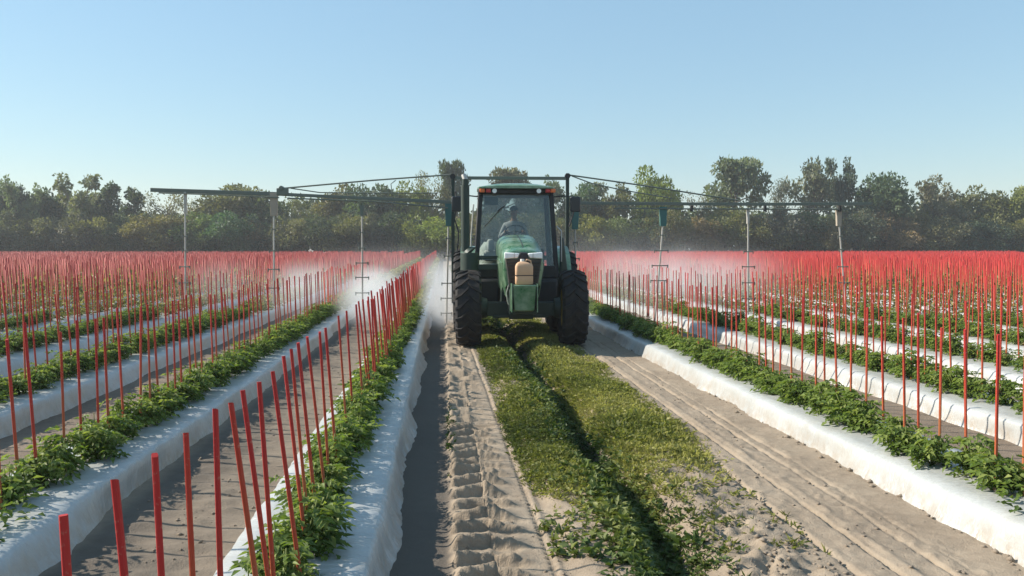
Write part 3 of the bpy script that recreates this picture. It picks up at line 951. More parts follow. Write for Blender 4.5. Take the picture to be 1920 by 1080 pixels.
G1 = 'trees along the far edge of the field'
OL, DK, GY_, BR, YG, BL = (1.15, 1.05, 0.8), (0.6, 0.75, 0.75), (1.15, 1.15, 1.25), (1.35, 1.05, 0.9), (1.45, 1.55, 0.7), (0.75, 0.85, 0.95)
TREES = [
    ('dome', 0, -45, 338, 120, 106, DK, 'dark tree cut off by the left edge of the picture'),
    ('dome', 1, 14, 330, 80, 104, BL, 'grey green tree at the far left end of the treeline'),
    ('open', 0, 50, 334, 66, 103, GY_, 'pale stemmed tree with a flat thin top near the left edge'),
    ('dome', 2, 86, 350, 74, 105, DK, 'small dark round tree left of the pale forked tree'),
    ('open', 1, 152, 328, 100, 103, GY_, 'tall pale grey green forked tree rising above the left treeline'),
    ('conifer', 0, 213, 342, 62, 104, DK, 'dark pointed tree right of the pale forked tree'),
    ('conifer', 1, 246, 352, 66, 103, DK, 'second dark pointed tree, beside the left boom tip'),
    ('bare', 0, 302, 362, 90, 103, BR, 'brown thin leaved tree behind the left boom tip'),
    ('bare', 1, 350, 372, 70, 106, BR, 'brown scrubby tree behind the outermost left spray pole'),
    ('dome', 3, 432, 337, 130, 105, OL, 'broad olive green tree rising above the left boom'),
    ('open', 2, 485, 360, 84, 104, DK, 'dark gappy tree left of the hinge of the left boom'),
    ('bare', 2, 565, 366, 86, 105, OL, 'olive thin tree right of the hinge of the left boom'),
    ('dome', 0, 622, 352, 92, 107, OL, 'olive tree behind the middle of the left boom'),
    ('dome', 1, 700, 333, 110, 105, DK, 'dark broad tree behind the inner left boom'),
    ('dome', 2, 768, 338, 92, 104, YG, 'yellow green tree left of the sprayer mast'),
    ('bare', 0, 815, 326, 78, 105, BR, 'brown branchy tree just left of the sprayer mast'),
    ('pine', 0, 856, 303, 52, 106, DK, 'tall thin dark tree poking above the left mast post'),
    ('pine', 1, 950, 318, 90, 106, GY_, 'feathery grey tree above the left half of the cab roof'),
    ('open', 0, 1015, 320, 90, 107, GY_, 'feathery grey tree above the right half of the cab roof'),
    ('dome', 3, 1090, 335, 86, 105, DK, 'dark tree behind the right mast post'),
    ('open', 1, 1150, 340, 86, 104, OL, 'low gappy tree behind the inner right boom'),
    ('dome', 0, 1240, 319, 98, 104, YG, 'bright green domed tree above the right boom'),
    ('bare', 1, 1310, 362, 80, 105, BR, 'brown scrub tree between the domed tree and the tall grey tree'),
    ('pine', 1, 1386, 299, 112, 103, GY_, 'tall grey green tree with tufted branches above the right boom'),
    ('bare', 2, 1466, 334, 70, 104, GY_, 'thin grey tree right of the tufted tall tree'),
    ('open', 2, 1528, 305, 96, 104, GY_, 'tall open feathery tree, tallest near the right boom tip'),
    ('open', 1, 1578, 294, 66, 106, BL, 'slim tall tree at the right shoulder of the feathery tree'),
    ('dome', 1, 1652, 312, 122, 103, DK, 'big dense dark domed tree right of the right boom tip'),
    ('open', 0, 1750, 334, 104, 104, GY_, 'grey green ragged tree right of the dark domed tree'),
    ('dome', 2, 1842, 346, 110, 104, OL, 'rounded olive tree near the right edge'),
    ('dome', 3, 1905, 342, 90, 103, YG, 'yellow green tree at the right edge of the picture'),
    ('dome', 0, 1975, 338, 110, 105, OL, 'olive tree cut off by the right edge of the picture'),
]
for k, (kd, v, px, py, w_, Y, c, lab) in enumerate(TREES):
    jit = tuple(x * f for x, f in zip(c, rng.uniform(0.9, 1.1, 3)))
    tree('tree', kd, v, px, py, w_, Y, jit, lab, G1)
SHR = [(-30, 400, DK), (18, 392, BL), (62, 405, OL), (108, 388, OL), (150, 398, BL), (196, 392, OL), (235, 405, DK), (278, 398, BR), (322, 392, BR), (372, 396, OL),
       (415, 386, DK), (462, 400, BL), (506, 410, BR), (552, 392, OL), (600, 400, DK), (645, 388, OL), (690, 398, BL), (732, 392, DK), (778, 398, YG), (822, 405, YG),
       (880, 390, OL), (940, 396, DK), (1000, 394, OL), (1060, 392, OL), (1108, 400, YG), (1160, 398, OL), (1212, 392, DK), (1262, 386, OL), (1312, 396, BR), (1360, 382, BR),
       (1412, 396, OL), (1465, 384, BL), (1515, 392, DK), (1566, 398, OL), (1620, 390, DK), (1672, 384, BR), (1722, 396, OL), (1770, 400, OL), (1818, 404, BL), (1866, 412, DK),
       (1912, 398, OL), (1960, 394, OL)]
for k, (px, py, c) in enumerate(SHR):
    jit = tuple(x * f for x, f in zip(c, rng.uniform(0.85, 1.15, 3)))
    tone = {DK: 'dark', BL: 'blue grey', OL: 'olive', BR: 'brownish', YG: 'yellow green'}[c]
    tree('shrub', 'shrub', k, px + rng.uniform(-8, 8), py, rng.uniform(80, 118), rng.uniform(99.0, 101.5), jit,
         f'{tone} shrub at the foot of the treeline, {ORD(k + 1)} from the left', 'shrubs at the foot of the treeline', 'shrub')

# the wood behind them
n = 45000
bx = rng.uniform(-115, 135, n); by = rng.uniform(108, 120, n)
hz = 5.8 + 2.6 * vnoise(bx * 0.11, bx * 0 + 3)
bz = hz * rng.random(n) ** 0.8
P = np.stack([bx, by, bz + 0.1], -1)
d = rand_dirs(n); V, Fc = leaf_batch(P, d, perp(d), rng.uniform(0.5, 1.0, n), rng.uniform(0.35, 0.7, n), 0.2, 0.2)
o = link('woodland', arr_mesh('woodland', V, Fc, {'rnd': np.repeat(np.clip(0.3 + 0.5 * (vnoise(bx * 0.3, bz * 0.5) - 0.5) + rng.normal(0, 0.12, n), 0, 1), 4)}), M['tree_leaf'])
o.color = (0.8, 0.85, 0.85, 1)
tag(o, 'dark wood closing off the field behind the trees', 'woodland', kind='stuff')

# ------------------------------------------------------------------ tractor
TX, TY, TROT = 1.40, 14.4, R(-2.0)
TM = Matrix.Translation((TX, TY, 0)) @ Matrix.Rotation(TROT, 4, 'Z')
TI = TM.inverted()
def loc(px, py, Y):                       # pixel -> point in the tractor's own frame
    return TI @ at(px, py, Y)
tr = empty('tractor', (TX, TY, 0), TROT)
tag(tr, 'green tractor with a dark glazed cab driving towards the camera along the ditch', 'tractor')

def wheel(name, x, y, r, wd, nl):
    s = 1 if x > 0 else -1
    m = MB(); rr = r - 0.035
    hw = wd / 2
    rim_r = r * 0.56
    prof = [(-hw * 0.72, rim_r), (-hw * 0.98, rim_r + 0.06), (-hw * 1.03, (rim_r + rr) / 2), (-hw * 0.97, rr - 0.06), (-hw * 0.84, rr - 0.015), (0, rr),
            (hw * 0.84, rr - 0.015), (hw * 0.97, rr - 0.06), (hw * 1.03, (rim_r + rr) / 2), (hw * 0.98, rim_r + 0.06), (hw * 0.72, rim_r)]
    rimm = MB()
    rimm.lathe_x([(-hw * 0.75, rim_r + 0.012), (-hw * 0.75, rim_r - 0.02), (-hw * 0.3, rim_r - 0.05), (s * hw * 0.2, rim_r * 0.55), (s * hw * 0.25, 0.10), (s * hw * 0.25, 0.0),
                  (s * hw * 0.15, 0.0), (s * hw * 0.15, 0.10), (s * hw * 0.1, rim_r * 0.55), (hw * 0.3, rim_r - 0.06), (hw * 0.75, rim_r - 0.02), (hw * 0.75, rim_r + 0.012)], x, y, r, 40)
    rim = rimm.build(name, M['rim'], tr)
    m.lathe_x(prof, x, y, r, 64)
    for k in range(nl):
        for sg in (-1, 1):
            a0 = 2 * math.pi * (k + (0.5 if sg > 0 else 0)) / nl
            pts = []
            for (xa, da, rb) in ((-0.04, 0.0, rr), (0.55, 0.55, rr - 0.006), (1.0, 0.72, rr - 0.05)):
                ca = a0 + da * 2 * math.pi / nl * 1.15
                pts.append((sg * xa * hw, ca, rb))
            hwid = 0.024 / r
            secs = []
            for xa, ca, rb in pts:
                sec = []
                for dr, da in ((-0.02, -hwid * 1.5), (0.036, -hwid), (0.036, hwid), (-0.02, hwid * 1.5)):
                    q = rb + dr
                    sec.append((x + xa, y + q * math.cos(ca + da), r + q * math.sin(ca + da)))
                secs.append(sec)
            m.loft(secs)
    m.build('tyre', M['rubber'], rim, smooth=30)
    h = MB(); h.cyl((x + s * hw * 0.2, y, r), (x + s * hw * 0.55, y, r), 0.11, 0.09, 16)
    h.build('hub', M['dark_green'], rim)
wheel('front_wheel', -0.94, 0.0, 0.69, 0.45, 20)
wheel('front_wheel', 0.94, 0.0, 0.69, 0.45, 20)
wheel('rear_wheel', -1.0, 2.2, 0.86, 0.50, 22)
wheel('rear_wheel', 1.0, 2.2, 0.86, 0.50, 22)

m = MB(); m.box(-0.72, 0.72, -0.11, 0.11, 0.55, 0.80); m.box(-0.22, 0.22, -0.2, 0.2, 0.50, 0.86)
m.cyl((-0.72, 0, 0.69), (-0.6, 0, 0.69), 0.2, 0.17, 16); m.cyl((0.72, 0, 0.69), (0.6, 0, 0.69), 0.2, 0.17, 16)
m.build('front_axle', M['dark_green'], tr, 0.015)
m = MB(); m.box(-0.24, 0.24, -0.72, 2.3, 0.62, 1.12); m.box(-0.33, 0.33, 0.25, 1.2, 0.58, 1.25)
m.build('chassis', M['dark_green'], tr, 0.02)
m = MB(); m.cyl((-0.8, 2.2, 0.86), (0.8, 2.2, 0.86), 0.16, 0.16, 16); m.box(-0.3, 0.3, 1.8, 2.6, 0.6, 1.2)
m.build('rear_axle', M['dark_green'], tr, 0.02)
m = MB(); m.box(-0.80, -0.34, 1.05, 1.85, 0.60, 1.16); m.build('fuel_tank', M['black'], tr, 0.05)
m = MB(); m.box(0.34, 0.80, 1.05, 1.85, 0.60, 1.16); m.build('battery_box', M['black'], tr, 0.05)
for zz, yy in ((0.62, 0.98), (0.88, 1.02), (1.14, 1.05)):
    m = MB(); m.box(-1.02, -0.80, yy, yy + 0.22, zz, zz + 0.03)
    m.box(-1.02, -1.0, yy, yy + 0.22, zz + 0.03, zz + 0.12)
    m.build('step', M['black'], tr, 0.006)

# hood
def hood_sec(y, w, top, bot, p=3.2, n=28):
    sec = []
    shoulder = top - 0.30
    for k in range(n + 1):
        a = math.pi * k / n
        c, s_ = math.cos(a), math.sin(a)
        sec.append(Vector((math.copysign(abs(c) ** (2 / p), c) * w, y, shoulder + (abs(s_) ** (2 / p)) * (top - shoulder))))
    sec.append(Vector((-w * 0.96, y, (shoulder + bot) / 2)))
    sec.append(Vector((-w * 0.86, y, bot)))
    sec.append(Vector((w * 0.86, y, bot)))
    sec.append(Vector((w * 0.96, y, (shoulder + bot) / 2)))
    return sec
m = MB()
m.loft([hood_sec(-0.80, 0.30, 1.700, 1.20), hood_sec(-0.78, 0.335, 1.735, 1.14), hood_sec(-0.70, 0.350, 1.765, 1.10), hood_sec(-0.45, 0.362, 1.83, 1.08), hood_sec(0.0, 0.375, 1.905, 1.08),
        hood_sec(0.6, 0.39, 1.975, 1.08), hood_sec(1.22, 0.40, 2.03, 1.08)])
hood = m.build('hood', M['green'], tr, 0.0, 40)
m = MB(); m.box(-0.006, 0.006, -0.55, 1.1, 0, 0.001)
seam = MB(); seam.tube([(0.0, -0.66, 1.777), (0, -0.45, 1.834), (0, 0.0, 1.909), (0, 0.6, 1.979), (0, 1.15, 2.026)], 0.006, 6)
seam.build('seam', M['black'], hood)
m = MB()                                   # dark front mask
m.loft([[Vector((-0.315, -0.80, 1.585)), Vector((0.315, -0.80, 1.585)), Vector((0.25, -0.80, 1.10)), Vector((-0.25, -0.80, 1.10))],
        [Vector((-0.30, -0.835, 1.575)), Vector((0.30, -0.835, 1.575)), Vector((0.235, -0.825, 1.12)), Vector((-0.235, -0.825, 1.12))]])
gr_ = m.build('grille', M['grille'], tr, 0.008)
for k in range(8):
    z = 1.15 + k * 0.052; hw = 0.232 + (z - 1.12) * 0.14
    m = MB(); m.box(-hw, hw, -0.85, -0.828, z, z + 0.014); m.build('slat', M['black'], gr_, 0.003)
for s in (-1, 1):
    m = MB()
    a = [Vector((s * 0.325, -0.80, 1.705)), Vector((s * 0.065, -0.82, 1.685)), Vector((s * 0.10, -0.82, 1.60)), Vector((s * 0.325, -0.80, 1.585))]
    b = [Vector((s * 0.325, -0.845, 1.695)), Vector((s * 0.075, -0.868, 1.675)), Vector((s * 0.105, -0.865, 1.607)), Vector((s * 0.322, -0.845, 1.592))]
    m.hexa(a, b)
    hl = m.build('headlight', M['lens'], tr, 0.012)
    m = MB(); m.box(s * 0.16 - 0.004, s * 0.16 + 0.004, -0.872, -0.856, 1.60, 1.69); m.build('divider', M['steel'], hl)
m = MB(); m.hexa([Vector((-0.06, -0.80, 1.70)), Vector((0.06, -0.80, 1.70)), Vector((0.09, -0.80, 1.585)), Vector((-0.09, -0.80, 1.585))],
                 [Vector((-0.055, -0.85, 1.69)), Vector((0.055, -0.85, 1.69)), Vector((0.085, -0.85, 1.59)), Vector((-0.085, -0.85, 1.59))])
m.build('nose_badge_panel', M['black'], tr, 0.006)
for s in (-1, 1):                          # pale scuffed hood side skirts
    m = MB()
    m.hexa([Vector((s * 0.36, -0.68, 1.52)), Vector((s * 0.385, 0.9, 1.6)), Vector((s * 0.345, 0.9, 1.02)), Vector((s * 0.27, -0.62, 0.92))],
           [Vector((s * 0.374, -0.68, 1.52)), Vector((s * 0.407, 0.9, 1.6)), Vector((s * 0.365, 0.9, 1.02)), Vector((s * 0.285, -0.62, 0.92))])
    m.build('side_panel', M['green'], tr, 0.005)
# front carrier
m = MB()
m.hexa([Vector((-0.20, -1.16, 1.155)), Vector((0.20, -1.16, 1.155)), Vector((0.20, -0.72, 1.155)), Vector((-0.20, -0.72, 1.155))],
       [Vector((-0.17, -1.08, 0.72)), Vector((0.17, -1.08, 0.72)), Vector((0.17, -0.66, 0.66)), Vector((-0.17, -0.66, 0.66))])
fc = m.build('front_carrier', M['green'], tr, 0.015)
m = MB(); m.box(-0.222, -0.204, -1.165, -0.70, 0.70, 1.175); m.build('cheek_plate', M['green'], fc, 0.004)
m = MB(); m.box(0.204, 0.222, -1.165, -0.70, 0.70, 1.175); m.build('cheek_plate', M['green'], fc, 0.004)
m = MB(); m.tube([(-0.25, -0.78, 1.15), (-0.29, -0.80, 1.0), (-0.27, -0.80, 0.85), (-0.25, -0.8, 0.80)], 0.010, 6); m.build('hose', M['steel'], tr)
m = MB(); m.box(-0.5, 0.5, -0.17, -0.12, 0.52, 0.57); m.build('tie_rod', M['dark_green'], tr, 0.01)
m = MB(); m.box(-0.62, 0.62, 0.9, 1.0, 0.5, 0.62); m.build('cross_member', M['dark_green'], tr, 0.01)

# cab
def pillar(name, p0, p1, wx, wy, mat, parent):
    m = MB(); p0, p1 = Vector(p0), Vector(p1)
    a = [p0 + Vector((sx * wx, sy * wy, 0)) for sx, sy in ((-1, -1), (1, -1), (1, 1), (-1, 1))]
    b = [p1 + Vector((sx * wx, sy * wy, 0)) for sx, sy in ((-1, -1), (1, -1), (1, 1), (-1, 1))]
    m.hexa(a, b)
    return m.build(name, mat, parent, 0.012)
CF0, CF1, CR0, CR1 = 1.32, 1.46, 2.72, 2.66
ZB, ZT = 1.18, 2.83
WB, WT = 0.80, 0.70
for s in (-1, 1):
    pillar('pillar', (s * WB, CF0, ZB), (s * WT, CF1, ZT), 0.045, 0.05, M['black'], tr)
    pillar('pillar', (s * (WB + 0.02), 2.2, ZB), (s * (WT + 0.02), 2.2, ZT), 0.03, 0.035, M['black'], tr)
    pillar('pillar', (s * WB, CR0, ZB), (s * WT, CR1, ZT), 0.045, 0.05, M['black'], tr)
m = MB(); m.box(-0.84, 0.84, 1.26, 2.76, 1.02, 1.175); m.box(-0.74, 0.74, 1.43, 2.68, 1.17, 1.285); m.build('cab_floor', M['black'], tr, 0.03)
m = MB(); m.box(-0.78, 0.78, 1.28, 1.42, 1.18, 1.42); m.build('firewall', M['black'], tr, 0.02)
m = MB(); m.add([(-WB + 0.04, CF0 - 0.02, ZB + 0.1), (WB - 0.04, CF0 - 0.02, ZB + 0.1), (WT - 0.03, CF1 - 0.02, ZT), (-WT + 0.03, CF1 - 0.02, ZT),
                 (-WB + 0.04, CF0 - 0.012, ZB + 0.1), (WB - 0.04, CF0 - 0.012, ZB + 0.1), (WT - 0.03, CF1 - 0.012, ZT), (-WT + 0.03, CF1 - 0.012, ZT)],
                [(0, 1, 2, 3), (7, 6, 5, 4), (0, 4, 5, 1), (1, 5, 6, 2), (2, 6, 7, 3), (3, 7, 4, 0)])
wind = m.build('windscreen', M['glass'], tr, smooth=0)
m = MB(); m.tube([(-0.28, 1.36, 2.56), (-0.62, 1.31, 2.20)], 0.008, 6); m.tube([(-0.22, 1.37, 2.60), (-0.36, 1.345, 2.50)], 0.011, 6); m.build('wiper', M['black'], wind)
m = MB(); m.box(-0.62, -0.36, 1.455, 1.46, 2.62, 2.78); m.build('sun_visor', M['dark_green'], tr, 0.002)
for s in (-1, 1):
    m = MB()
    for (y0, y1) in ((CF0 + 0.05, 2.165), (2.235, CR0 - 0.05)):
        t0 = y0 + (0.13 if y0 < 2 else 0); t1 = y1
        m.hexa([Vector((s * WB, y0, ZB)), Vector((s * WB, y1, ZB)), Vector((s * WT, t1, ZT)), Vector((s * WT, t0, ZT))],
               [Vector((s * (WB + 0.008), y0, ZB)), Vector((s * (WB + 0.008), y1, ZB)), Vector((s * (WT + 0.008), t1, ZT)), Vector((s * (WT + 0.008), t0, ZT))])
    m.build('side_window', M['glass'], tr, smooth=0)
m = MB(); m.hexa([Vector((-WB + 0.04, CR0, ZB + 0.25)), Vector((WB - 0.04, CR0, ZB + 0.25)), Vector((WT - 0.03, CR1, ZT)), Vector((-WT + 0.03, CR1, ZT))],
                 [Vector((-WB + 0.04, CR0 + 0.008, ZB + 0.25)), Vector((WB - 0.04, CR0 + 0.008, ZB + 0.25)), Vector((WT - 0.03, CR1 + 0.008, ZT)), Vector((-WT + 0.03, CR1 + 0.008, ZT))])
m.build('rear_window', M['glass'], tr, smooth=0)
m = MB(); m.box(-0.745, 0.745, 1.34, 2.82, 2.83, 2.945); rf = m.build('roof', M['black'], tr, 0.03)
def roof_sec(y, w, z, t):
    return [Vector((x * w, y, z + t * (1 - abs(x) ** 2.6))) for x in np.linspace(-1, 1, 15)] + [Vector((w, y, z - 0.0)) + Vector((0, 0, -0.03)), Vector((-w, y, z - 0.03))]
m = MB(); m.loft([roof_sec(1.24, 0.62, 2.965, 0.02), roof_sec(1.28, 0.73, 2.965, 0.05), roof_sec(1.5, 0.765, 2.965, 0.085), roof_sec(2.3, 0.765, 2.965, 0.09), roof_sec(2.85, 0.70, 2.96, 0.05)])
m.build('roof_cap', M['green'], rf, 0, 40)
for x, mt in ((-0.67, 'amber'), (-0.55, 'red_lens'), (0.62, 'red_lens'), (0.72, 'amber')):
    m = MB(); m.box(x - 0.048, x + 0.048, 1.27, 1.34, 2.855, 2.93); m.build('marker_light', M[mt], tr, 0.012)
for x in (-0.43, 0.44):
    m = MB(); m.cyl((x, 1.27, 2.885), (x, 1.36, 2.885), 0.055, 0.05, 18); wl = m.build('work_light', M['black'], tr)
    m = MB(); m.cyl((x, 1.262, 2.885), (x, 1.272, 2.885), 0.045, 0.045, 18); m.build('lens', M['lens'], wl)
for s in (-1, 1):
    m = MB(); m.tube([(s * 0.74, 1.45, 2.78), (s * 0.95, 1.42, 2.80), (s * 1.17, 1.40, 2.78), (s * 1.17, 1.40, 2.5)], 0.013, 6); ma = m.build('mirror_arm', M['black'], tr)
    m = MB(); m.box(s * 1.17 - 0.10, s * 1.17 + 0.10, 1.33, 1.39, 2.48, 2.78); mh = m.build('mirror', M['mirror'], ma, 0.02)
    m = MB(); m.box(s * 1.17 - 0.085, s * 1.17 + 0.085, 1.391, 1.394, 2.50, 2.76); m.build('mirror_glass', M['lens'], ma)
# rear fenders
for s in (-1, 1):
    m = MB(); secs = []
    for k in range(13):
        a = R(-12 + 195 * k / 12); rr = 0.95
        yy, zz = 2.2 - rr * math.cos(a), 0.86 + rr * math.sin(a)
        yi, zi = 2.2 - (rr - 0.03) * math.cos(a), 0.86 + (rr - 0.03) * math.sin(a)
        secs.append([Vector((s * 0.80, yy, zz)), Vector((s * 1.10, yy, zz)), Vector((s * 1.10, yi, zi)), Vector((s * 0.80, yi, zi))])
    m.loft(secs); m.build('fender', M['green'], tr, 0.004, 45)
m = MB(); m.hexa([Vector((0.86, 1.22, 2.02)), Vector((0.93, 1.22, 1.95)), Vector((1.05, 1.30, 1.06)), Vector((0.86, 1.26, 1.06))],
                 [Vector((0.86, 1.34, 2.02)), Vector((0.93, 1.34, 1.95)), Vector((1.05, 1.42, 1.06)), Vector((0.86, 1.40, 1.06))])
m.build('side_tank', M['dark_green'], tr, 0.03)
# exhaust and air canister
m = MB(); m.cyl((-1.0, 0.82, 1.70), (-1.0, 0.82, 2.96), 0.082, 0.082, 20); m.cyl((-1.0, 0.82, 2.96), (-1.0, 0.82, 3.07), 0.062, 0.062, 16)
ex = m.build('exhaust_stack', M['dark_green'], tr)
m = MB(); m.tube([(-1.0, 0.82, 3.0), (-1.0, 0.82, 3.08), (-1.03, 0.86, 3.15)], 0.05, 14); m.build('exhaust_tip', M['steel'], ex)
m = MB(); m.cyl((-0.92, 0.80, 1.30), (-0.92, 0.80, 1.68), 0.175, 0.175, 24); m.cyl((-0.92, 0.80, 1.68), (-0.97, 0.81, 1.74), 0.165, 0.09, 24)
cn = m.build('air_canister', M['dark_green'], tr, 0.01)
m = MB(); m.box(-0.8, -0.36, 0.74, 0.86, 1.36, 1.46); m.box(-0.8, -0.36, 0.74, 0.86, 1.56, 1.62); m.build('bracket', M['dark_green'], cn, 0.008)
m = MB(); m.tube([(-0.90, 1.18, 1.2), (-0.89, 1.18, 2.0), (-0.84, 1.28, 2.62)], 0.014, 8); m.tube([(-0.89, 1.18, 1.5), (-0.82, 1.30, 1.5)], 0.01, 6); m.build('handrail', M['steel'], tr)
m = MB(); m.tube([(0.88, 1.2, 1.5), (0.88, 1.2, 2.1), (0.80, 1.33, 2.2)], 0.012, 8); m.build('handrail', M['steel'], tr)
# inside the cab
m = MB(); m.box(-0.25, 0.25, 2.05, 2.50, 1.61, 1.75); m.box(-0.15, 0.15, 2.15, 2.4, 1.28, 1.61); st_ = m.build('seat', M['seat'], tr, 0.04)
m = MB(); m.hexa([Vector((-0.25, 2.50, 1.71)), Vector((0.25, 2.50, 1.71)), Vector((0.25, 2.60, 1.71)), Vector((-0.25, 2.60, 1.71))],
                 [Vector((-0.21, 2.56, 2.22)), Vector((0.21, 2.56, 2.22)), Vector((0.21, 2.64, 2.22)), Vector((-0.21, 2.64, 2.22))]); m.build('backrest', M['seat'], st_, 0.04)
m = MB(); m.hexa([Vector((-0.11, 1.42, 1.18)), Vector((0.11, 1.42, 1.18)), Vector((0.11, 1.62, 1.18)), Vector((-0.11, 1.62, 1.18))],
                 [Vector((-0.20, 1.50, 2.02)), Vector((0.20, 1.50, 2.02)), Vector((0.18, 1.66, 1.96)), Vector((-0.18, 1.66, 1.96))]); m.build('dashboard', M['black'], tr, 0.03)
SWC = Vector((0.0, 1.80, 2.12)); swn = Vector((0, 0.55, 0.83)).normalized(); swa = Vector((1, 0, 0)); swb = swn.cross(swa)
m = MB(); ring = [SWC + (swa * math.cos(t) + swb * math.sin(t)) * 0.19 for t in np.linspace(0, 2 * math.pi, 29)]
m.tube(ring, 0.014, 8)
for t in (0.5, 2.6, 4.7): m.tube([SWC, SWC + (swa * math.cos(t) + swb * math.sin(t)) * 0.19], 0.010, 6)
m.tube([SWC - swn * 0.02, Vector((0, 1.60, 1.85))], 0.03, 8); m.build('steering_wheel', M['black'], tr)
m = MB(); m.box(-0.62, -0.36, 2.0, 2.5, 1.5, 1.72); m.box(-0.56, -0.42, 1.92, 2.02, 1.70, 1.95); m.build('console', M['white'], tr, 0.04)
m = MB(); m.box(0.40, 0.62, 2.0, 2.5, 1.45, 1.75); m.build('console', M['black'], tr, 0.04)

# jug on the front carrier
jr = empty('plastic_jug', TM @ Vector((0.0, -0.98, 1.157)), TROT)
tag(jr, 'tan plastic jug strapped on the front carrier of the tractor', 'jug')
def rsec(hx, hy, z, c=0.35, ox=0.0):
    out = []
    for k in range(20):
        t = 2 * math.pi * k / 20
        cx, sy = math.cos(t), math.sin(t)
        out.append(Vector((ox + math.copysign(abs(cx) ** c, cx) * hx, math.copysign(abs(sy) ** c, sy) * hy, z)))
    return out
m = MB(); m.loft([rsec(0.135, 0.085, 0.0), rsec(0.15, 0.10, 0.02), rsec(0.15, 0.10, 0.14), rsec(0.144, 0.095, 0.155), rsec(0.15, 0.10, 0.17), rsec(0.15, 0.10, 0.30), rsec(0.135, 0.09, 0.345),
                  rsec(0.085, 0.065, 0.375, ox=-0.02), rsec(0.035, 0.035, 0.39, 1.0, -0.03)])
jb = m.build('body', M['jug'], jr, 0, 50)
m = MB(); m.cyl((-0.03, 0, 0.385), (-0.03, 0, 0.43), 0.036, 0.034, 16); m.build('cap', M['white'], jr, 0.004)
m = MB(); m.tube([(0.0, 0, 0.37), (0.05, 0, 0.42), (0.11, 0, 0.40), (0.125, 0, 0.33)], 0.014, 8); m.build('handle', M['jug'], jr)
m = MB(); m.box(-0.155, 0.155, -0.106, 0.106, 0.15, 0.162); m.build('strap', M['black'], jr, 0.002)

